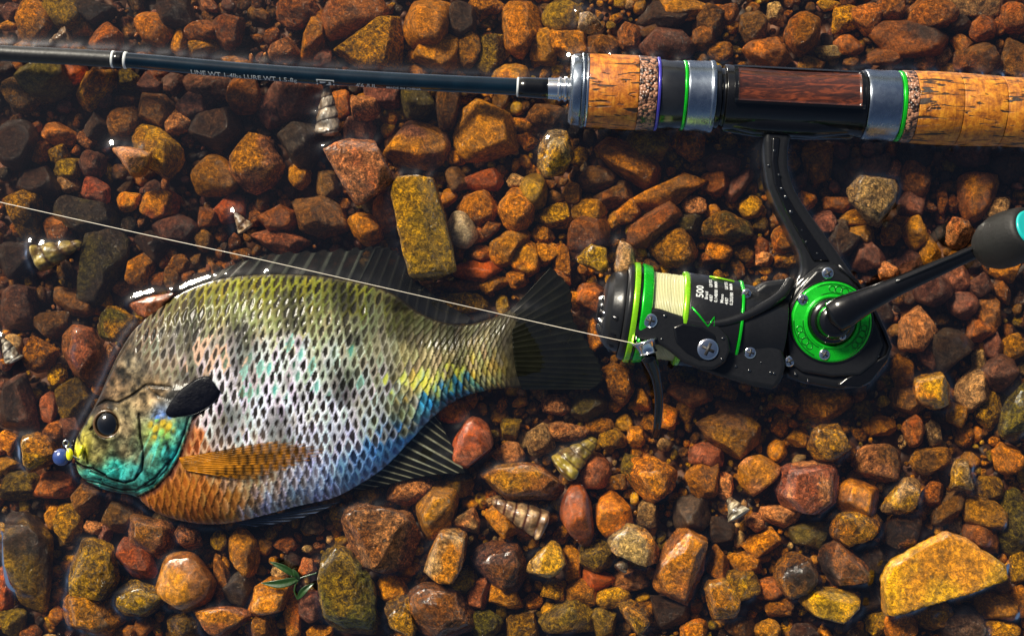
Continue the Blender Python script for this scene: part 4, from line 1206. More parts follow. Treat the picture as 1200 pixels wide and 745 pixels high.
    body_o = mesh_obj("body", vv, np.ascontiguousarray(faces[:, ::-1]), M_FISH, root, col=colf, k=FK, emerge=True)
    # ---------------- surface lookup for what is attached
    g = np.full((720, 400), -99.0)
    gi, gj = np.clip(np.round(x).astype(int), 0, 719), np.clip(np.round(y - 250).astype(int), 0, 399)
    np.maximum.at(g, (gi, gj), Zt)
    for _ in range(3):
        for s in ((1, 0), (-1, 0), (0, 1), (0, -1)):
            q = np.roll(g, s, (0, 1)); g = np.where((g < -90) & (q > -90), q, g)
    def zs(px, py):
        return g[np.clip(np.round(px).astype(int), 0, 719), np.clip(np.round(py - 250).astype(int), 0, 399)]
    # ---------------- eye
    ez = float(zs(np.array([129.]), np.array([478.]))[0])
    dirs, fc = ICO[4]
    ev = dirs * np.array([14.6, 15.0, 9.0]) + np.array([129, 496, ez - 4.5])
    eye = mesh_obj("eye", ev, np.ascontiguousarray(fc), M_EYE, root, k=FK)
    ph = np.linspace(0, 2 * np.pi, 48, endpoint=False)
    ring = np.array([(129 + 15.2 * math.cos(t), 496 + 15.6 * math.sin(t), ez - .8) for t in ph])
    rv = []
    for (cx, cy, cz_), t in zip(ring, ph):
        for s in np.linspace(0, 2 * np.pi, 8, endpoint=False):
            rv.append((cx + 1.7 * math.cos(s) * math.cos(t), cy + 1.7 * math.cos(s) * math.sin(t), cz_ + 1.5 * math.sin(s)))
    rf = [[i * 8 + jx, ((i + 1) % 48) * 8 + jx, ((i + 1) % 48) * 8 + (jx + 1) % 8, i * 8 + (jx + 1) % 8] for i in range(48) for jx in range(8)]
    mesh_obj("eye_rim", np.array(rv), rf, M_IRIS, eye, k=FK)
    # ---------------- black ear flap of the gill cover
    n, m = 40, 24
    tt = np.linspace(0, 1, n)
    cen = catmull([(203,483),(220,473),(237,463),(250,454),(258,448)], n)
    wid = 17.5 * np.sqrt(np.clip(1 - ((tt - .55) / .56) ** 2, 0, 1)) * (.72 + .28 * sstep(0, .4, tt))
    tan = np.gradient(cen, axis=0); tan /= np.linalg.norm(tan, axis=1)[:, None]
    nr = np.stack([-tan[:, 1], tan[:, 0]], -1)
    w = np.linspace(-1, 1, m)
    fx = cen[:, None, 0] + nr[:, None, 0] * wid[:, None] * w; fy = cen[:, None, 1] + nr[:, None, 1] * wid[:, None] * w
    zb = np.median(zs(cen[:, 0], cen[:, 1]))
    zt = zb + 1.5 + 2.6 * np.sqrt(np.clip(1 - w ** 2, 0, 1))[None] * np.clip(wid / 10, 0, 1)[:, None] + .5 * fbm(np.stack([fx.ravel() / 5, fy.ravel() / 9, fx.ravel() * 0], -1), 3).reshape(n, m)
    top = np.stack([fx, fy, zt], -1).reshape(-1, 3); bot = np.stack([fx, fy, zt * 0 + zb - 5], -1).reshape(-1, 3)
    ft = grid_faces(n, m)
    bnd = []
    mesh_obj("gill_flap", np.vstack([top, bot]), np.ascontiguousarray(np.vstack([ft, ft[:, ::-1] + n * m,
             np.array([[i * m, i * m + n * m, (i + 1) * m + n * m, (i + 1) * m] for i in range(n - 1)]),
             np.array([[i * m + m - 1, (i + 1) * m + m - 1, (i + 1) * m + m - 1 + n * m, i * m + m - 1 + n * m] for i in range(n - 1)])])), M_FLAP, root, k=FK)
    # ---------------- fins
    def fin(name, base_p, tip_p, zb, zt, nray, c_mem, c_ray, n=160, m=26, follow=False, thick=1.1, lean=0.0, scal=None, ragged=0.0, raylight=1.0, curl=0.0, alpha=(1.0, .9)):
        bp, tp = catmull(base_p, n), catmull(tip_p, n)
        s = np.linspace(0, 1, n); t = np.linspace(0, 1, m)
        rag = 1 - ragged * (.5 + .5 * np.cos(2 * np.pi * nray * s)) * 1.0
        T = t[None] * rag[:, None]
        Xf = bp[:, None, 0] * (1 - T) + tp[:, None, 0] * T
        Yf = bp[:, None, 1] * (1 - T) + tp[:, None, 1] * T
        phs = np.cos(2 * np.pi * nray * s)[:, None] * np.ones((1, m))
        rayw = sstep(.55, .95, phs)
        zz = (np.interp(s, np.linspace(0, 1, len(np.atleast_1d(zb))), np.atleast_1d(zb))[:, None] * (1 - T)
              + np.interp(s, np.linspace(0, 1, len(np.atleast_1d(zt))), np.atleast_1d(zt))[:, None] * T)
        if follow:
            zz = np.maximum(zs(Xf.ravel(), Yf.ravel()).reshape(Xf.shape), -3) + 2.0 + 1.2 * np.sin(np.pi * t)[None]
            for _ in range(4):
                zz[1:-1] = (zz[:-2] + zz[1:-1] * 2 + zz[2:]) / 4; zz[:, 1:-1] = (zz[:, :-2] + zz[:, 1:-1] * 2 + zz[:, 2:]) / 4
        zz = zz + .22 * rayw + .08 * phs + curl * np.sin(np.pi * s)[:, None] * t[None] ** 2
        zz = zz + 1.0 * fbm(np.stack([Xf.ravel() / 22, Yf.ravel() / 22, Xf.ravel() * 0], -1), 2).reshape(Xf.shape) * t[None]
        mott = fbm(np.stack([Xf.ravel() / 9, Yf.ravel() / 9, Xf.ravel() * 0 + 4], -1), 3).reshape(Xf.shape)
        cm = np.array(c_mem, float) * (1 + .5 * mott[..., None]); cr = np.array(c_ray, float) * (1 + .3 * mott[..., None])
        rw = (rayw * raylight)[..., None]
        cc = cm * (1 - rw) + cr * rw
        if scal is not None:
            cc = scal(Xf, Yf, cc, t)
        top = np.stack([Xf, Yf, zz], -1).reshape(-1, 3); bot = top - np.array([0, 0, thick])
        ft = grid_faces(n, m)
        q = n * m
        side = [[i * m, i * m + q, (i + 1) * m + q, (i + 1) * m] for i in range(n - 1)] + [[i * m + m - 1, (i + 1) * m + m - 1, (i + 1) * m + m - 1 + q, i * m + m - 1 + q] for i in range(n - 1)]
        side += [[jx, jx + 1, jx + 1 + q, jx + q] for jx in range(m - 1)] + [[(n - 1) * m + jx, (n - 1) * m + jx + q, (n - 1) * m + jx + 1 + q, (n - 1) * m + jx + 1] for jx in range(m - 1)]
        c2 = srgb(np.clip(np.vstack([cc.reshape(-1, 3)] * 2), 0, 250))
        al = np.clip((alpha[0] + (alpha[1] - alpha[0]) * t[None] ** 1.2) * np.ones((n, 1)) + .3 * rayw * (t[None] > .1), 0, 1).reshape(-1, 1)
        c2 = np.concatenate([c2, np.vstack([al, al])], 1)
        return mesh_obj(name, np.vstack([top, bot]), np.ascontiguousarray(np.vstack([ft[:, ::-1], ft + q, np.array(side)])), M_FIN, root, col=c2, k=kz(0), emerge=name in ('tail_fin', 'anal_fin'))
    fin("dorsal_fin", [(196,352),(225,336),(258,327),(300,322),(345,322),(390,327),(420,332)], [(214,340),(246,322),(280,306),(318,296),(362,293),(405,290),(442,287)],
        -3, [-4, -7, -9, -9, -8], 13, (16, 17, 16), (104, 112, 104), ragged=.12, raylight=.45, alpha=(1.0, .55))
    fin("rear_dorsal_fin", [(418,331),(440,338),(461,347),(482,362),(502,376),(524,379),(548,379)], [(440,287),(458,290),(474,303),(488,326),(508,345),(528,359),(552,372)],
        -3, [-8, -9, -8, -6], 11, (10, 10, 8), (22, 23, 20), ragged=.05, alpha=(1.0, .8))
    fin("tail_fin", [(598,364),(599,380),(600,395),(601,410),(603,425),(606,440),(612,456)], [(646,312),(669,338),(672,372),(690,402),(705,428),(706,446),(694,456)],
        [0, 7, 9, 7, 0], [-4, -5, -5, -3, -1], 17, (12, 13, 7), (19, 20, 11), n=220, m=50, ragged=.02, curl=2.0)
    fin("anal_fin", [(508,486),(496,499),(480,517),(464,535),(450,548),(433,561),(414,572)], [(517,497),(531,523),(546,553),(520,556),(490,560),(460,567),(428,574)],
        [-2, 0, 0, -2], [-3, 2, -2, -5], 13, (15, 16, 13), (112, 114, 98), n=180, ragged=.06)
    def pect(Xf, Yf, cc, t):
        sp = np.sin(Xf / 10.0 * 2 * np.pi * .98 + (np.floor(Yf / 12) % 2) * np.pi) * .5 + .5
        dk = sstep(.45, .95, sp) * sstep(.28, .5, t)[None] * .75
        return cc * (1 - dk[..., None]) + np.array([36, 24, 12]) * dk[..., None]
    fin("pectoral_fin", [(219,532),(220,535),(221,538),(223,541),(225,544),(228,547)], [(330,512),(362,516),(384,524),(372,534),(340,547),(300,559)],
        0, 0, 12, (168, 108, 24), (96, 58, 14), follow=True, n=200, m=70, scal=pect, ragged=.10, thick=.8, alpha=(.95, .22))
    fin("pelvic_fin", [(268,612),(280,611),(295,608),(310,605)], [(300,617),(340,610),(372,600),(398,588)], -3, [-2, 0, 1, 0], 6, (20, 24, 34), (92, 112, 150), n=80, m=40, raylight=.7)
    return root
build_fish()

# ------------------------------------------------------------------ the small jig in its mouth
def build_jig():
    r = thing("jig_lure", (78, 532, -4), "tiny jig with blue ball head and yellow bead in the fish's mouth", "lure")
    m_b = plain("jig_blue_paint", (44, 66, 124), rough=.3, coat=.6, var=.3)
    m_y = plain("jig_yellow_paint", (216, 214, 20), rough=.3, coat=.6, var=.15)
    m_s = plain("jig_steel", (200, 200, 196), rough=.18, metal=1.0)
    d, f = ICO[4]
    mesh_obj("jig_head", d * np.array([10, 10, 9]) * (1 + .05 * fbm(d * 3, 2))[:, None] + np.array([73, 535, 4]), f, m_b, r, k=1.0)
    mesh_obj("bead", d * np.array([4.0, 7.2, 4]) + np.array([85.5, 531, 14]), f, m_y, r, k=1.0)
    mesh_obj("bead", d * np.array([2.6, 6.2, 3]) @ np.array([[1, .3, 0], [-.3, 1, 0], [0, 0, 1]]) + np.array([97, 527, 22]), f, m_y, r, k=FK)
    ph = np.linspace(0, 2 * np.pi, 25)
    tube("hook_eye", np.stack([80 + 3.1 * np.cos(ph), 518.5 + 3.4 * np.sin(ph), 10 + 0 * ph], -1), 1.0, m_s, r, n=8, k=1.0, caps=False)
    tube("hook_shank", catmull([(80, 522, 10), (84, 528, 12), (92, 534, 14), (100, 538, 12)], 16), .9, m_s, r, n=8, k=1.0)
build_jig()

# ------------------------------------------------------------------ fishing line
m_line = plain("nylon_line", (222, 212, 194), rough=.3, coat=.4, var=.1)
def build_line():
    pts = persp(catmull([(-40, 228, 20), (0, 237, 22), (150, 270.5, 30), (300, 303, 46), (450, 337, 48), (600, 371, 40), (690, 391, 46), (752, 404, 60)], 60))
    v = tube_verts(pts, 0.38, 8)
    o = mesh_obj("fishing_line", v, grid_faces(len(pts), 8, True), m_line, k=1.0)
    tag(o, "thin pale nylon line running straight from the left edge over the fish to the reel", "fishing line")
build_line()

# ------------------------------------------------------------------ rod
M_BLACK = plain("black_gloss", (8, 8, 10), rough=.2, coat=.5, spec=.3, var=.3, scale=700, bump=.05)
M_SATIN = plain("black_satin", (23, 24, 27), rough=.30, coat=.08, spec=.3, var=.25, scale=1200, bump=.12)
M_RUBBER = plain("black_rubber", (13, 12, 11), rough=.6, var=.25, scale=1500, bump=.3)
M_GREEN = plain("anodised_green", (22, 196, 40), rough=.26, metal=.55, coat=.3, var=.12, scale=600)
M_LIME = plain("anodised_lime", (140, 214, 30), rough=.26, metal=.5, coat=.3, var=.12, scale=600)
M_DKGREEN = plain("anodised_dark_green", (8, 112, 24), rough=.3, metal=.5, coat=.3, var=.12, scale=600)
M_STEEL = plain("brushed_steel", (150, 160, 172), rough=.26, metal=1.0, var=.15, scale=500, bump=.05)
M_CHROME = plain("chrome", (222, 222, 222), rough=.10, metal=1.0, var=.1)
M_SLOT = plain("screw_slot", (40, 38, 36), rough=.5, var=.3)
M_WHITE = plain("white_print", (190, 194, 194), rough=.45, var=.08)
M_TEAL = plain("teal_cap", (24, 168, 166), rough=.35, coat=.4, var=.1)
M_PURPLE = plain("purple_ring", (86, 78, 190), rough=.3, metal=.6, coat=.3)
M_CARBON = plain("smoky_carbon", (28, 29, 32), rough=.2, coat=.5, var=.6, scale=300)
M_BLANK = plain("blue_black_blank", (2, 20, 32), rough=.16, coat=.35, var=.9, scale=160)
M_BLANKD = plain("grey_wrap", (17, 18, 21), rough=.42, coat=.1, var=.7, scale=420, bump=.25)
M_CORK = cork_material("fore_cork", (132, 66, 10), (184, 104, 18), (206, 134, 36), (46, 22, 8))
M_CORKR = cork_material("rear_cork", (128, 68, 6), (178, 106, 10), (202, 134, 26), (36, 18, 6))
M_BURL = burl_material("burl_cork", (40, 24, 16), (170, 120, 90))
M_WOOD = wood_material("rosewood")
M_LINE2 = plain("wound_line", (184, 182, 140), rough=.4, coat=.3, var=.2, scale=1500)

M_DROP = plain('water_drop', (22, 23, 26), rough=.05, coat=1.0, var=.1, spec=.8)
RZ = 8.0                                   # height of the rod's axis
RA = np.array([660.0, 103.0]); RB = np.array([1200.0, 130.5])
RDIR = np.array([RB[0] - RA[0], RB[1] - RA[1], 0.0]); RDIR /= np.linalg.norm(RDIR)
RK = kz(20)
def rod_u(xp):                             # picture x -> distance along the axis from RA
    return (xp - RA[0]) / RDIR[0]
P0 = np.array([RA[0], RA[1], RZ])

def text_mesh(body, size, align='LEFT', bold=0.0):
    cu = bpy.data.curves.new("txt", 'FONT')
    cu.body = body; cu.size = size; cu.align_x = align; cu.align_y = 'CENTER'
    cu.resolution_u = 2; cu.offset = bold
    o = bpy.data.objects.new("txt", cu)
    COL.objects.link(o)
    dg = bpy.context.evaluated_depsgraph_get()
    me = bpy.data.meshes.new_from_object(o.evaluated_get(dg))
    bm = bmesh.new(); bm.from_mesh(me)
    bmesh.ops.triangulate(bm, faces=bm.faces[:])
    bmesh.ops.subdivide_edges(bm, edges=[e for e in bm.edges if e.calc_length() > size * .35], cuts=2)
    bmesh.ops.triangulate(bm, faces=bm.faces[:])
    v = np.array([q.co[:] for q in bm.verts]); f = [[q.index for q in a.verts] for a in bm.faces]
    bm.free()
    bpy.data.objects.remove(o); bpy.data.curves.remove(cu); bpy.data.meshes.remove(me)
    return v, f

def build_rod():
    r = thing("fishing_rod", (660, 103, -35), "dark blue fishing rod with cork grips lying across the top", "fishing rod")
    # blank: a gently curving taper to the left
    path = catmull([(-120, 52, RZ), (0, 60.5, RZ), (140, 68.5, RZ), (300, 82.5, RZ), (460, 93, RZ), (600, 100, RZ), (672, 104, RZ)], 90)
    def seg(name, xa, xb, ra, rb, mat, n=28):
        xs = np.linspace(xa, xb, max(int(abs(xb - xa) / 6), 4))
        ys = np.interp(xs, path[:, 0], path[:, 1])
        return tube(name, np.stack([xs, ys, xs * 0 + RZ], -1), np.linspace(ra, rb, len(xs)), mat, r, n=n, k=RK, emerge=True)
    seg("ferrule_section", -120, 133, 8.8, 9.8, M_BLANKD)
    blank = seg("blank", 128, 664, 9.0, 10.2, M_BLANK, n=40)
    for xc in (129.5, 144):
        seg("white_ring", xc - 1.2, xc + 1.2, 10.2, 10.2, M_WHITE)
    seg("black_winding", 131, 142.5, 10.0, 10.0, M_BLACK)
    seg("white_ring", 606.3, 607.8, 11.6, 11.6, M_WHITE)
    seg("black_collar", 608.2, 643, 11.8, 12.4, M_BLACK)
    # metal taper in front of the winding check
    lathe("ferrule_tip", P0, RDIR, [(-18, 2), (-18, 12.5), (-6, 13), (-5, 14.5), (-2, 14.5), (-1.5, 13), (1, 13), (1.5, 15), (5, 15), (6, 13), (10, 13.5), (10, 2)], M_CHROME, r, n=48, k=RK)
    # lettering on the blank, wrapped round it, only its upper half turned to the sky
    def on_blank(txt, size, x0, y_img, name, mat=M_WHITE, bold=0.0):
        v, f = text_mesh(txt, size, bold=bold)
        xs = x0 + v[:, 0]
        yc = np.interp(xs, path[:, 0], path[:, 1])
        rad = 10.25
        a0 = math.asin(np.clip((y_img) / rad, -.98, .98))
        ang = a0 - v[:, 1] / rad
        p = np.stack([xs, yc + rad * np.sin(ang), RZ + rad * np.cos(ang)], -1)
        return mesh_obj(name, p, [q[::-1] for q in f][::1], mat, blank, k=RK, smooth=False)
    on_blank("LINE WT 1-4lbs LURE WT 1.5-8g", 9.0, 222, 8.2, "lettering", bold=.05)
    on_blank("4'6 /UL", 8.5, 416, 8.8, "lettering", bold=.08)
    on_blank("MADE IN CHINA", 5.5, 452, 9.2, "lettering", bold=.08)
    # small framed emblem
    def emblem(poly, name):
        p = np.array(poly, float)
        xs = p[:, 0]; yc = np.interp(xs, path[:, 0], path[:, 1])
        ang = np.arcsin(np.clip(p[:, 1] / 10.3, -.99, .99))
        q = np.stack([xs, yc + 10.3 * np.sin(ang), RZ + 10.3 * np.cos(ang)], -1)
        return mesh_obj(name, q, [list(range(len(q)))], M_WHITE, blank, k=RK, smooth=False)
    for pl in ([(370, 5.0), (391, 5.0), (391, 6.0), (370, 6.0)], [(370, 6.0), (371.5, 6.0), (371.5, 11.6), (370, 11.6)], [(389.5, 6.0), (391, 6.0), (391, 11.6), (389.5, 11.6)],
               [(374, 7.2), (382, 7.2), (379, 8.6), (374, 9.0)], [(384, 7.2), (387, 7.2), (387, 10.5), (380, 10.5), (384.5, 9.0)]):
        emblem(pl, "emblem")
    # winding check, grips, seat: lathe pieces along the axis (picture x given)
    U = rod_u
    def L(name, prof, mat, n=72, bevel=.9, parent=r):
        return lathe(name, P0, RDIR, [(U(a), b) for a, b in prof], mat, parent, n=n, k=RK, bevel=bevel, emerge=True)
    L("winding_check", [(668, 12), (668, 38), (671, 41.5), (680, 42.5), (680.5, 41)], M_STEEL)
    # knurled band
    n = 120
    prof = np.array([(U(680.5), 40.5), (U(681.5), 42.8), (U(685), 43.2), (U(686), 41.5)])
    a, s_, t_ = frame(RDIR)
    ph = np.linspace(0, 2 * np.pi, n * 2, endpoint=False)
    kn = 1 + .018 * np.where(np.arange(n * 2) % 2 == 0, 1, -1)
    vv = (P0 + prof[:, 0][:, None, None] * a + (prof[:, 1][:, None] * kn[None])[..., None] * (np.cos(ph)[:, None] * s_ + np.sin(ph)[:, None] * t_)[None]).reshape(-1, 3)
    mesh_obj("knurled_band", vv, np.ascontiguousarray(grid_faces(4, n * 2, True)[:, ::-1]), M_STEEL, r, smooth=False, k=RK)
    L("knurl_lip", [(686, 40), (686.3, 43.4), (689, 43.6), (689.3, 40)], M_CHROME)
    L("fore_grip", [(688.5, 38), (689, 43.0), (718, 43.6), (746.5, 43.8), (747, 38)], M_CORK, n=96)
    L("burl_ring", [(746.5, 40), (747, 44.0), (768, 43.0), (768.6, 38)], M_BURL, n=96)
    L("purple_ring", [(768.4, 38), (768.8, 43.4), (772, 43.2), (772.4, 38)], M_PURPLE)
    L("smoky_sleeve", [(772.2, 36), (772.4, 40.5), (800, 40.0), (800.2, 36)], M_CARBON)
    L("green_ring", [(799.6, 36), (800, 41.0), (803.4, 41.0), (803.8, 36)], M_GREEN)
    L("seat_ring", [(803.6, 36), (804, 40.6), (806, 41.2), (831, 41.4), (832, 42.6), (836, 42.6), (837, 41), (837.4, 34)], M_STEEL, n=96)
    L("seat_body", [(837, 20), (837.2, 37), (843, 37.5), (844, 34), (848, 34), (849, 38.5), (990, 37.5), (1006, 38.5), (1012, 40), (1013, 30)], M_BLACK, n=96)
    L("rear_seat_ring", [(1012.5, 36), (1013, 40.5), (1016, 41.2), (1050, 41.4), (1052, 40.5), (1052.4, 36)], M_STEEL, n=96)
    L("green_ring", [(1052.2, 36), (1052.6, 41.4), (1057, 41.6), (1057.4, 36)], M_GREEN)
    L("burl_ring", [(1057, 38), (1057.4, 42.2), (1070, 42.4), (1070.5, 38)], M_BURL, n=96)
    L("rear_grip", [(1070, 38), (1070.4, 42.4), (1095, 42.9), (1121.6, 42.8), (1122.2, 40)], M_CORKR, n=96)
    L("rear_grip", [(1121.8, 40), (1122.4, 42.6), (1150, 42.0), (1172.6, 41.2), (1173.2, 39)], M_CORKR, n=96)
    L("rear_grip", [(1172.8, 39), (1173.4, 41.0), (1200, 40.6), (1260, 41.5), (1320, 44), (1330, 38), (1330, 4)], M_CORKR, n=96)
    # window of the reel seat: rosewood inlay framed by a black lip, laid on the barrel's shoulder
    def patch(name, xa, xb, ya, yb, rad, mat, parent, th=3.0, dip=0.0):
        n_, m_ = 40, 16
        us = np.linspace(U(xa), U(xb), n_)
        side = np.array([RDIR[1], -RDIR[0], 0.0])          # towards the top of the picture
        sy = np.linspace(ya, yb, m_)
        vt, vb = [], []
        for i, u_ in enumerate(us):
            e = (i / (n_ - 1) - .5) * 2
            for y_ in sy:
                rr = rad - dip * (1 - e * e)
                ang = math.asin(np.clip(y_ / rad, -1, 1))
                c = P0 + RDIR * u_
                vt.append(c + side * rr * math.sin(ang) + np.array([0, 0, 1]) * rr * math.cos(ang))
                vb.append(c + side * (rr - th) * math.sin(ang) + np.array([0, 0, 1]) * (rr - th) * math.cos(ang))
        q = n_ * m_
        ft = grid_faces(n_, m_)
        side_f = [[i * m_, i * m_ + q, (i + 1) * m_ + q, (i + 1) * m_] for i in range(n_ - 1)] + [[i * m_ + m_ - 1, (i + 1) * m_ + m_ - 1, (i + 1) * m_ + m_ - 1 + q, i * m_ + m_ - 1 + q] for i in range(n_ - 1)]
        side_f += [[j, j + 1, j + 1 + q, j + q] for j in range(m_ - 1)] + [[(n_ - 1) * m_ + j, (n_ - 1) * m_ + j + q, (n_ - 1) * m_ + j + 1 + q, (n_ - 1) * m_ + j + 1] for j in range(m_ - 1)]
        o = mesh_obj(name, np.array(vt + vb), np.vstack([ft, ft[:, ::-1] + q, np.array(side_f)]), mat, parent, k=RK)
        return o
    ins = patch("wood_inlay", 861, 1004, -8, 33, 41.6, M_WOOD, r, dip=2.2)
    for xa, xb, ya, yb in ((857, 1008, -11, -8.2), (857, 1008, 33, 35.5), (857, 861, -8.2, 33), (1004, 1008, -8.2, 33)):
        patch("inlay_frame", xa, xb, ya, yb, 42.2, M_BLACK, r, th=5)
    # hood that clamps the reel foot, towards the bottom of the picture
    tube("reel_hood", catmull([(846, 138, RZ + 6), (880, 142, RZ + 10), (920, 145, RZ + 11), (960, 147, RZ + 10), (1008, 148, RZ + 6)], 40), np.concatenate([np.linspace(9, 15, 12), np.full(16, 15), np.linspace(15, 8, 12)]), M_BLACK, r, n=24, k=RK, emerge=True)
    return r
build_rod()

# ------------------------------------------------------------------ reel
QK = kz(34)
def build_reel():
    r = thing("spinning_reel", (975, 377, -35), "black and green spinning reel hanging below the rod's seat, crank to the right", "fishing reel")
    # ---- foot and stem
    tube("reel_foot", catmull([(852, 146, 8), (890, 150, 12), (920, 151, 13), (960, 153, 12), (1004, 155, 6)], 30), np.concatenate([np.linspace(5, 9, 10), np.full(10, 9), np.linspace(9, 5, 10)]), M_BLACK, r, n=16, k=QK)
    prism("stem", [(898, 146), (932, 148), (926, 172), (926, 196), (933, 220), (947, 243), (968, 272), (990, 303), (1006, 326), (990, 345), (950, 345), (935, 333), (943, 316), (940, 296), (926, 268), (912, 241), (902, 216), (898, 190), (897, 166)], -14, 24, M_SATIN, r, QK, bevel=6, seg=4, emerge=True)
    prism("stem_rib", [(906, 160), (916, 160), (913, 188), (918, 216), (934, 245), (956, 278), (975, 306), (955, 306), (940, 278), (922, 246), (909, 216), (905, 188)], 20, 26.5, M_BLACK, r, QK, bevel=2.5, seg=3)
    # ---- gear housing
    body = prism("gear_housing", [(921, 352), (932, 336), (950, 318), (966, 306), (984, 309), (1004, 326), (1022, 352), (1036, 380), (1047, 404), (1041, 428), (1019, 453), (985, 457), (946, 450), (924, 442), (916, 418), (915, 382)], -30, 30, M_SATIN, r, QK, bevel=8, seg=4, emerge=True)
    prism("housing_cover", [(926, 356), (940, 333), (956, 316), (975, 312), (996, 325), (1014, 352), (1029, 384), (1036, 404), (1028, 424), (1008, 440), (975, 442), (940, 436), (924, 424), (920, 390)], 27, 36, M_SATIN, r, QK, bevel=4, seg=3)
    tube("housing_rim", np.array([(983, 311, 34), (1004, 330, 33), (1022, 358, 32), (1037, 388, 31), (1044, 406, 31), (1038, 424, 30), (1020, 444, 29)], float), 2.4, M_BLACK, r, n=10, k=QK)
    prism("bumper_plate", [(1022, 447), (1043, 420), (1040, 414), (1030, 420), (992, 442), (980, 452), (1008, 455)], 24, 33.5, M_BLACK, r, QK, bevel=3)
    # ---- green side plate with its hub
    pc = np.array([973.5, 377.0, 34.0])
    up = np.array([0, 0, 1.0])
    plate = lathe("side_plate", pc, up, [(0, 25), (0, 47.5), (3.5, 47.5), (5.5, 45.0), (6.5, 31.5), (8.5, 31), (8.5, 28.5), (6, 27.5)], M_GREEN, r, n=96, k=QK, bevel=.8)
    lathe("plate_bezel", pc, up, [(-2, 46.5), (2.5, 50.0), (3.5, 49.0), (3.6, 47.4), (0, 47.2)], M_BLACK, r, n=96, k=QK, bevel=.5)
    for ac in (-72, 28, 150):          # embossed beads in three groups
        for kx in range(4):
            a = math.radians(ac + (kx - 1.5) * 11.5)
            rad = 38.5
            c = pc + np.array([rad * math.cos(a), rad * math.sin(a), 5.8])
            rs_ = 4.4 - .6 * abs(kx - 1.5)
            phi = np.linspace(0, 2 * np.pi, 25)
            tube("embossed_ring", np.stack([c[0] + rs_ * np.cos(phi), c[1] + rs_ * np.sin(phi), c[2] + 0 * phi], -1), .8, M_DKGREEN, plate, n=6, k=QK, caps=False)
    for a0, a1 in ((-112, -28), (-8, 62), (118, 184)):
        an = np.radians(np.linspace(a0, a1, 24))
        tube("embossed_arc", np.stack([pc[0] + 33.6 * np.cos(an), pc[1] + 33.6 * np.sin(an), 0 * an + 40.4], -1), .7, M_DKGREEN, plate, n=6, k=QK)
        tube("embossed_arc", np.stack([pc[0] + 44.2 * np.cos(an), pc[1] + 44.2 * np.sin(an), 0 * an + 39.6], -1), .7, M_DKGREEN, plate, n=6, k=QK)
    lathe("crank_hub", pc + np.array([0, -1, 0]), up, [(2, 28), (9, 28), (14, 26), (16, 22), (18, 21), (30, 19), (33, 14), (33.5, .2)], M_BLACK, r, n=64, k=QK, bevel=1.2)
    # ---- crank arm and knob
    arm = persp(catmull([(978, 372, 66), (992, 364, 70), (1012, 354, 72), (1050, 336, 76), (1100, 314, 80), (1138, 297, 82), (1158, 288, 84)], 60))
    t = np.linspace(0, 1, 60)
    rad = np.interp(t, [0, .12, .3, .5, .75, .9, 1], [19, 19.5, 16, 11, 8.2, 7.6, 9])
    tube("crank_arm", arm, rad, M_BLACK, r, n=32, k=1.0, flat=.62)
    tube("arm_ridge", persp(catmull([(1050, 330, 83), (1100, 309, 87), (1142, 291, 88)], 20)), 1.6, M_BLACK, r, n=8, k=1.0)
    kc = persp([(1160, 290, 80)])[0]
    ka = np.array([.45, -.30, .84]); ka /= np.linalg.norm(ka)
    knob = lathe("crank_knob", kc, ka, [(-14, .5), (-13, 12), (-6, 22), (6, 28), (22, 31), (38, 30), (52, 27.5), (60, 25), (62, 20), (62, .3)], M_RUBBER, r, n=64, k=1.0, bevel=2.5)
    lathe("knob_cap", kc, ka, [(61, 20.5), (63.5, 20), (64.2, 18.5), (64.2, .2)], M_TEAL, knob, n=48, k=1.0, bevel=.5)
    a_, s_, t_ = frame(ka)
    e0 = kc + ka * 64.5
    q = [e0 + s_ * x + t_ * y for x, y in ((-9, -4), (-1, -4), (-1, 4), (-9, 4))]
    mesh_obj("cap_emblem", np.array(q + [p + ka * .8 for p in q]), [[3, 2, 1, 0], [4, 5, 6, 7], [0, 1, 5, 4], [1, 2, 6, 5], [2, 3, 7, 6], [3, 0, 4, 7]], M_SLOT, knob, k=1.0, smooth=False)
    # ---- spool: front to back along its axis
    ax = np.array([.992, .126, 0.0]); ax /= np.linalg.norm(ax)
    sc = np.array([744.0, 366.0, 8.0])
    SK = kz(40)
    def SL(name, prof, mat, parent=r, n=96, bevel=.8, em=False):
        return lathe(name, sc, ax, prof, mat, parent, n=n, k=SK, bevel=bevel, emerge=em)
    spool = SL("spool", [(-13, 30), (-13, 55), (-10, 57.5), (-5.5, 58), (-5, 50), (5, 50), (15, 52), (15.5, 30)], M_SATIN, em=True)
    SL("drag_knob", [(-37, .3), (-37, 26), (-34, 38), (-28, 45), (-18, 49), (-13, 50), (-12.8, 30)], M_SATIN, spool, bevel=1.5, em=True)
    # drag knob finger grip
    lathe("drag_grip", sc, ax, [(-43, .2), (-42.5, 14), (-38, 16), (-36, 16)], M_BLACK, spool, n=24, k=SK)
    grip = []
    for kx in range(7):
        a = math.radians(-90 + (kx - 3) * 26)
        rad_ = np.array([0, math.sin(a), -math.cos(a) * 0 + math.cos(a)])
        _, s2, t2 = frame(ax)
        dvec = s2 * math.cos(a + 1.57) + t2 * math.sin(a + 1.57)
        p0 = sc + ax * -39 + dvec * 22; p1 = sc + ax * -20 + dvec * 48
        tube("grip_rib", np.array([p0, (p0 * .6 + p1 * .4) + dvec * 2.5, p1]), [3.2, 3.6, 3.0], M_BLACK, spool, n=10, k=SK)
    SL("green_lip", [(-5.2, 50), (-5, 59.6), (-3, 60.2), (1.5, 60), (2, 50)], M_LIME, spool)
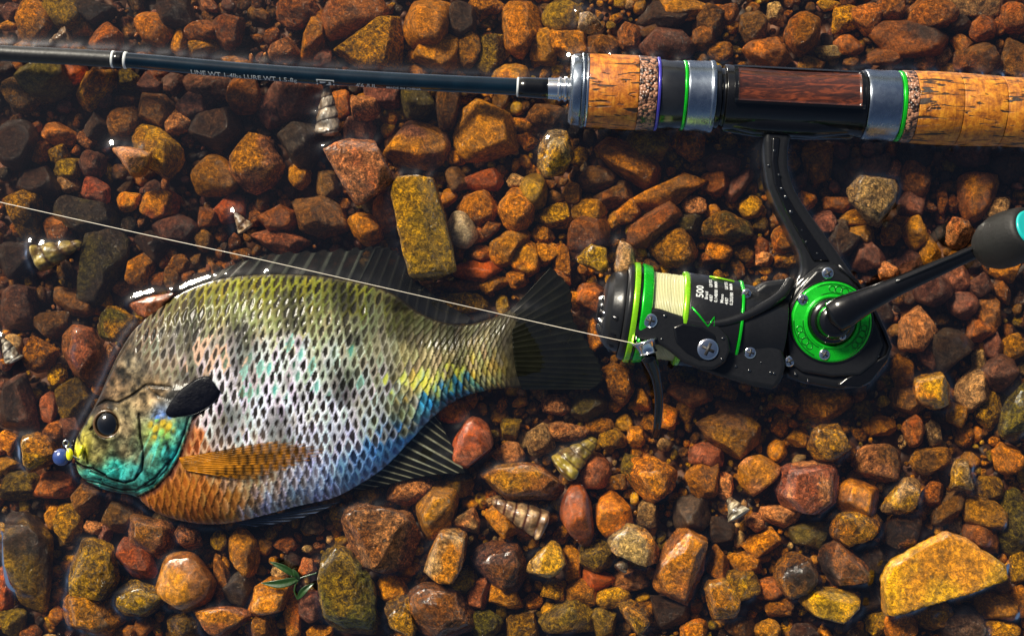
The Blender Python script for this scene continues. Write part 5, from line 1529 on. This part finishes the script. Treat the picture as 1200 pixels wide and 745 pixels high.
    SL("black_groove", [(1.8, 50), (2, 57.2), (5, 57.2), (5.2, 50)], M_BLACK, spool)
    SL("green_band", [(4.8, 50), (5, 59), (7, 59.6), (16, 57.6), (17.5, 56), (18, 48)], M_GREEN, spool)
    # wound line: many close turns
    nn = 20
    prof = []
    for kx in range(nn):
        u0 = 17.5 + (54 - 17.5) * kx / nn
        prof += [(u0, 50.0), (u0 + .5, 51.0 + .7 * random.random()), (u0 + 1.2, 51.0 + .7 * random.random()), (u0 + 1.7, 49.8)]
    SL("wound_line", prof, M_LINE2, spool, bevel=0)
    SL("lime_ring", [(53.8, 48), (54, 55.5), (55.5, 56.4), (59, 56.4), (60.5, 55.4), (60.7, 48)], M_LIME, spool)
    skirt = SL("spool_skirt", [(60.4, 48), (60.6, 55.6), (80, 55.4), (121, 53.0), (121.4, 44)], M_SATIN, spool, em=True)
    SL("green_trim", [(121, 46), (121.3, 54.4), (124.6, 54.2), (125, 46)], M_GREEN, spool)
    SL("rotor_collar", [(124.8, 20), (125, 50.5), (135, 50), (160, 47), (178, 44), (180, 20)], M_SATIN, r, em=True)
    # lettering on the skirt, wrapped round it, reading towards the top of the picture
    side = np.cross(ax, np.array([0, 0, 1.0])); side /= np.linalg.norm(side)      # which way is up in the picture
    if side[1] > 0: side = -side
    def skirt_text(txt, size, u0, y0, bold=0.0, mat=M_WHITE):
        v, f = text_mesh(txt, size, bold=bold)
        rr = 56.2 - np.clip((u0 - v[:, 1] * -1 - 60) / 60, 0, 1) * 1.9
        uu = u0 - v[:, 1]
        ang = y0 / 55.0 + v[:, 0] / 55.0
        p = sc + uu[:, None] * ax + rr[:, None] * (np.sin(ang)[:, None] * side + np.cos(ang)[:, None] * np.array([0, 0, 1.0]))
        return mesh_obj("lettering", p, f, mat, skirt, k=SK, smooth=False)
    skirt_text("500", 12, 71.5, 27, .25)
    for kx, (tx, yy, sz) in enumerate((("Braid", 24, 5.2), ("4/87", 22, 5.2), ("0.148/80", 22, 5.2), ("Mono", 22, 5.2), ("4/87", 21, 5.2), ("0.203/80", 21, 5.2))):
        u0 = 79 + kx * 5.6 + (1.5 if kx > 2 else 0)
        skirt_text(tx, sz, u0, yy + 2, .10)
    for kx, tx in ((0.9, "LB/YDS"), (2, "MM/M"), (4.2, "LB/YDS"), (5.2, "MM/M")):
        skirt_text(tx, 5.0, 79 + kx * 5.6, 45, .10)
    # green flash under the lettering and a lime stripe above it
    def flash(pts, mat, name, w=1.0):
        v = np.array([sc + u * ax + 56.0 * (math.sin(y / 55.5) * side + math.cos(y / 55.5) * np.array([0, 0, 1.0])) for u, y in pts])
        tube(name, v, w, mat, skirt, n=6, k=SK)
    flash([(63, 14), (72, 6), (84, -6)], M_GREEN, "green_flash", 1.2)
    flash([(84, -6), (90, 6), (91, -4)], M_GREEN, "green_flash", .9)
    flash([(84, 70), (96, 68), (112, 63)], M_LIME, "lime_stripe", 1.3)
    # ---- rotor arm with the bail: a flat housing, the round arm lever and the roller
    prism("rotor_arm", [(842, 386), (870, 388), (898, 400), (918, 410), (922, 428), (916, 446), (908, 457), (880, 452), (848, 442), (818, 432), (800, 420), (812, 398)], 8, 50, M_SATIN, r, kz(48), bevel=6, seg=4, emerge=True)
    lev = [(740, 375), (745, 366), (757, 361), (772, 361), (786, 366), (802, 371), (824, 374), (842, 381), (854, 395), (856, 411), (850, 425), (836, 433), (818, 432), (800, 424), (786, 412), (774, 404), (758, 402), (746, 395), (740, 386)]
    prism("bail_lever", lev, 48, 64, M_SATIN, r, kz(60), bevel=4, seg=4)
    prism("lever_pad", [(788, 383), (800, 378), (822, 382), (838, 392), (842, 407), (834, 420), (820, 423), (804, 414), (792, 402)], 62, 65.5, M_BLACK, r, kz(62), bevel=2.5, seg=3)
    rol = lathe("line_roller", np.array([757, 404, 58.0]), np.array([.30, .95, -.1]), [(-7, 6), (-7, 15), (-5, 16.5), (-3, 14.5), (3, 11), (8, 10), (10, 12), (11, 6)], M_CHROME, r, n=48, k=kz(60))
    # bail wire: from the roller down into the water, round under the spool, back up at the far side
    tube("bail_wire", persp(catmull([(760, 418, 54), (768, 440, 40), (772, 466, 22), (771, 492, 4), (768, 510, -14)], 40)), np.interp(np.linspace(0, 1, 40), [0, .3, 1], [9, 5.5, 4.5]), M_BLACK, r, n=16, k=1.0)
    tube("bail_wire", persp(catmull([(806, 376, 58), (838, 379, 60), (868, 372, 58), (896, 359, 52), (916, 345, 40), (926, 330, 24)], 40)), np.interp(np.linspace(0, 1, 40), [0, .4, 1], [4.0, 5.5, 6.5]), M_SATIN, r, n=16, k=1.0)
    prism("rotor_shoulder", [(872, 348), (896, 330), (922, 326), (934, 338), (928, 360), (918, 404), (896, 398), (874, 388)], -10, 32, M_SATIN, r, kz(30), bevel=6, seg=4, emerge=True)
    # ---- screws
    def screw(px, py, z, rad, ang=20):
        k_ = kz(z)
        o = lathe("screw", np.array([px, py, z]), up, [(-2, rad), (.8, rad), (1.8, rad * .82), (2.2, rad * .5), (2.2, .1)], M_CHROME, r, n=32, k=k_, bevel=.3)
        for da in (0, 90):
            a = math.radians(ang + da)
            c, s = math.cos(a), math.sin(a)
            L_, w_ = rad * .62, rad * .15
            pl = [(px + c * x - s * y, py + s * x + c * y) for x, y in ((-L_, -w_), (L_, -w_), (L_, w_), (-L_, w_))]
            prism("slot", pl, z + 1.5, z + 2.6 + da * .002, M_SLOT, o, k_, bevel=0)
    screw(970, 320, 36, 7.2, 60); screw(941, 351, 40, 6.6, 10); screw(966, 415, 40, 6.6, 35); screw(879, 413, 50, 7.2, 15)
    screw(925, 423, 34, 6.5, 70); screw(875, 344, 46, 6, 40); screw(829.5, 409, 65.5, 12.5, 25); screw(762, 375.5, 64.5, 8.5, 15)
    # drops of water standing on the black metal
    dd, df = ICO[3]
    rd = np.random.default_rng(21)
    spots = [(907, 176, 27), (911, 205, 27), (920, 232, 27), (928, 247, 27), (941, 268, 27), (944, 284, 27), (958, 296, 27), (902, 193, 25), (916, 221, 27), (1012, 430, 34), (1020, 425, 34), (1029, 416, 34),
             (905, 436, 50.5), (909, 437, 50.5), (880, 436, 50.5), (870, 404, 50.5), (893, 425, 50.5), (862, 430, 50.5), (948, 445, 31), (934, 437, 31), (1000, 448, 31), (868, 399, 50.5), (1006, 345, 36), (1018, 366, 36), (930, 372, 36),
             (780, 369, 64.5), (848, 398, 64.5), (846, 420, 64.5), (776, 396, 64.5)]
    for (px, py, zz) in spots:
        q = rd.uniform(1.0, 2.3)
        p_ = np.array([[px + rd.uniform(-2, 2), py + rd.uniform(-2, 2), zz]])
        mesh_obj("water_drop", dd * np.array([q, q * rd.uniform(.8, 1.2), q * .6]) + p_, df, M_DROP, r, k=kz(zz))
    # hub bolt, half hidden under the arm
    screw(987, 394, 52, 4.5, 0)
build_reel()

# ------------------------------------------------------------------ snail shells, sprig
M_SHELL = attr_material("shell_lime", rough=.4, coat=.3, bump=.3, scale=1400)
def shell(tip, mouth, rad, z, c_light, c_dark, label, whorls=5.5, name="snail_shell", band=.5, dz=2.0):
    """turret shell: whorls swelling from the tip to the mouth, with a lip"""
    a = np.array([tip[0], tip[1], z + dz]); b = np.array([mouth[0], mouth[1], z])
    L = np.linalg.norm(b - a)
    ax, s, t = frame(b - a)
    n, m = 120, 64
    uu = np.linspace(0, 1, n); ph = np.linspace(0, 2 * np.pi, m, endpoint=False)
    U, PH = np.meshgrid(uu, ph, indexing='ij')
    w = (U ** .8) * whorls + PH / (2 * np.pi)
    fr_ = w - np.floor(w)
    bulge = .93 + .10 * np.clip(np.sin(np.pi * fr_), 0, 1) ** .7
    R = rad * (.16 + .84 * U ** .9) * bulge
    R = R * (1 + .30 * fbm(np.stack([np.cos(PH) * 1.3 + tip[0], np.sin(PH) * 1.3, U * 4], -1).reshape(-1, 3), 3).reshape(U.shape)) * np.sqrt(np.clip(U / .04, 0.02, 1))
    R *= np.where(U > .90, np.sqrt(np.clip(1 - ((U - .90) / .101) ** 2, 0.02, 1)), 1)
    # aperture: a hollow on one side near the mouth
    R *= 1 - .35 * np.exp(-(((U - .84) / .09) ** 2 + (np.minimum(np.abs(PH - 1.2), 6.28 - np.abs(PH - 1.2)) / .55) ** 2))
    P_ = a + (U * L)[..., None] * ax + R[..., None] * (np.cos(PH)[..., None] * s + np.sin(PH)[..., None] * t)
    v = P_.reshape(-1, 3)
    nz = fbm(v / 6.0, 3).reshape(U.shape)
    mixd = np.clip(sstep(.80, 1.0, fr_ + .12 * nz) + sstep(.12, 0, fr_) + band * sstep(.1, .5, fbm(np.stack([w.ravel() * 2.3, PH.ravel() * .5, U.ravel() * 3], -1), 2).reshape(U.shape)), 0, 1)
    col = np.array(c_light)[None, None] * (1 - mixd[..., None]) + np.array(c_dark)[None, None] * mixd[..., None]
    nb = sstep(.0, .35, fbm(v / 11.0 + 5, 3)).reshape(U.shape)[..., None]
    col = col * (.80 + .55 * nz[..., None]) * (1 - .55 * nb) + np.array([96, 62, 30]) * .45 * nb
    o = mesh_obj(name, v, grid_faces(n, m, True), M_SHELL, col=srgb(np.clip(col.reshape(-1, 3), 0, 250)), k=kz(z), emerge=True,
                 origin=to_world(np.array([[(tip[0] + mouth[0]) / 2, (tip[1] + mouth[1]) / 2, z]]), kz(z))[0])
    tag(o, label, "shell", "snail shells among the stones")
    return o
shell((383, 97), (384, 160), 16, -6, (186, 172, 156), (52, 42, 38), "white conical shell with dark stripes just under the rod, above the salmon slab", 5, band=.25)
shell((97, 285), (40, 304), 19, -8, (160, 138, 66), (76, 54, 26), "yellow and white twisted shell near the left edge, below the fishing line", 3.5, band=.4)
shell((4, 396), (18, 424), 12, -3, (190, 182, 166), (48, 42, 38), "chalky white shell fragment at the left edge beside the knobbly orange stone", 3)
shell((276, 250), (289, 270), 11, 2, (170, 146, 112), (76, 48, 34), "small cream coiled snail shell above the fish's back", 2.5)
shell((855, 584), (868, 606), 15, -1, (196, 184, 156), (74, 58, 42), "broken white shell with a dark opening, left of the big brick red rock", 2.5, dz=-9)
shell((577, 586), (640, 618), 21, -6, (176, 142, 100), (78, 36, 22), "brown and cream banded cone shell lying under the long oval cobble", 5.5, band=.6)
shell((699, 514), (655, 552), 22, -8, (156, 134, 44), (84, 64, 20), "yellow green ribbed cone shell below the tail fin", 5, band=.3)
shell((58, 50), (82, 40), 11, -22, (150, 124, 96), (60, 46, 36), "pale curled shell piece above the rod's left end", 2.5)
shell((735, 655), (726, 668), 9, 2, (166, 146, 118), (70, 54, 40), "tiny pale broken shell under the pale orange tan stone", 2, dz=-6)

def build_sprig():
    r = thing("leaf_sprig", (338, 676, -2), "small sprig of green leaves floating left of the moss green stone", "sprig")
    mg = plain("green_leaf", (26, 58, 12), rough=.45, coat=.2, var=.5, scale=700, bump=.4)
    def leaf(base, tip, w, z0, z1, curl):
        n, m = 24, 9
        b, t_ = np.array(base, float), np.array(tip, float)
        dvec = t_ - b; L = np.hypot(*dvec); e = dvec / L; nn = np.array([-e[1], e[0]])
        s = np.linspace(0, 1, n); ww = w * np.sin(np.pi * s ** .8) ** .9 + .3
        q = np.linspace(-1, 1, m)
        X = b[0] + dvec[0] * s[:, None] + nn[0] * (ww[:, None] * q + curl * np.sin(np.pi * s)[:, None])
        Y = b[1] + dvec[1] * s[:, None] + nn[1] * (ww[:, None] * q + curl * np.sin(np.pi * s)[:, None])
        Z = z0 + (z1 - z0) * s[:, None] + 1.8 * np.abs(q)[None] * np.sin(np.pi * s)[:, None] + 2.0 * np.sin(np.pi * s)[:, None]
        top = np.stack([X, Y, Z], -1).reshape(-1, 3)
        f = grid_faces(n, m)
        g = n * m
        side = [[i * m, i * m + g, (i + 1) * m + g, (i + 1) * m] for i in range(n - 1)] + [[i * m + m - 1, (i + 1) * m + m - 1, (i + 1) * m + m - 1 + g, i * m + m - 1 + g] for i in range(n - 1)]
        mesh_obj("leaf", np.vstack([top, top - np.array([0, 0, .9])]), np.ascontiguousarray(np.vstack([f[:, ::-1], f + g, np.array(side)])), mg, r, k=1.0)
    leaf((352, 676), (308, 681), 4.8, 8, 10, -3)
    leaf((350, 674), (318, 656), 3.6, 9, 12, 2)
    leaf((353, 678), (322, 687), 4.2, 6, 7, 2)
    leaf((350, 700), (369, 681), 3.6, 8, 12, -2)
    leaf((352, 678), (345, 664), 2.6, 9, 14, 1)
    tube("stem", catmull([(372, 670, 6), (352, 677, 8), (346, 690, 7), (350, 701, 7)], 20), .9, mg, r, n=8, k=1.0)
build_sprig()

# ------------------------------------------------------------------ water surface with its meniscus round everything that breaks it
def build_water():
    cell = 2.0
    x0, y0, x1, y1 = -760.0, -530.0, 760.0, 530.0         # true position, pixel units, y up
    nx, ny = int((x1 - x0) / cell) + 1, int((y1 - y0) / cell) + 1
    H = np.full((nx, ny), -200.0)
    for a in EMERGE:
        i = np.round((a[:, 0] - x0) / cell).astype(int); j = np.round((a[:, 1] - y0) / cell).astype(int)
        m = (i >= 0) & (i < nx) & (j >= 0) & (j < ny) & (a[:, 2] > -30)
        np.maximum.at(H, (i[m], j[m]), a[m, 2])
    def mx(A):
        B = A.copy()
        B[1:] = np.maximum(B[1:], A[:-1]); B[:-1] = np.maximum(B[:-1], A[1:])
        C = B.copy()
        C[:, 1:] = np.maximum(C[:, 1:], B[:, :-1]); C[:, :-1] = np.maximum(C[:, :-1], B[:, 1:])
        return C
    H2 = mx(H)
    H = np.where(H < -100, H2, H)
    A = 4.5
    wet = H > 1.0
    # distance to the contact line by two-weight sweeps
    D = np.where(wet, 0.0, 60.0)
    for _ in range(16):
        for s, w in (((1, 0), 1), ((-1, 0), 1), ((0, 1), 1), ((0, -1), 1), ((1, 1), 1.414), ((1, -1), 1.414), ((-1, 1), 1.414), ((-1, -1), 1.414)):
            D = np.minimum(D, np.roll(D, s, (0, 1)) + w * cell)
    Z = A * np.exp(-D / 5.5)
    gx = x0 + np.arange(nx) * cell; gy = y0 + np.arange(ny) * cell
    GX, GY = np.meshgrid(gx, gy, indexing='ij')
    for _ in range(4):      # surface tension rounds it off
        Z = (Z * 2 + np.roll(Z, 1, 0) + np.roll(Z, -1, 0) + np.roll(Z, 1, 1) + np.roll(Z, -1, 1)) / 6
    Z += 0.35 * fbm(np.stack([GX / 120, GY / 120, GX * 0], -1).reshape(-1, 3), 2).reshape(GX.shape)
    Z[0] = Z[-1] = 0; Z[:, 0] = Z[:, -1] = 0
    v = np.stack([GX, GY, Z], -1).reshape(-1, 3) * S
    f = grid_faces(nx, ny)
    # far skirt
    far = 6000.0
    ring = []
    base = len(v)
    corners = np.array([[-far, -far, 0], [far, -far, 0], [far, far, 0], [-far, far, 0]]) * S
    v = np.vstack([v, corners])
    c00, c10, c11, c01 = 0, (nx - 1) * ny, nx * ny - 1, ny - 1
    bottom = [i * ny for i in range(nx)]; top = [i * ny + ny - 1 for i in range(nx)]
    left = list(range(ny)); right = [(nx - 1) * ny + j for j in range(ny)]
    faces = f.tolist()
    faces.append([base, base + 1] + bottom[::-1])
    faces.append([base + 1, base + 2] + right[::-1])
    faces.append([base + 2, base + 3] + top)
    faces.append([base + 3, base] + left)
    me_o = mesh_obj("water", v, faces, M_WATER)
    tag(me_o, kind="structure")
build_water()
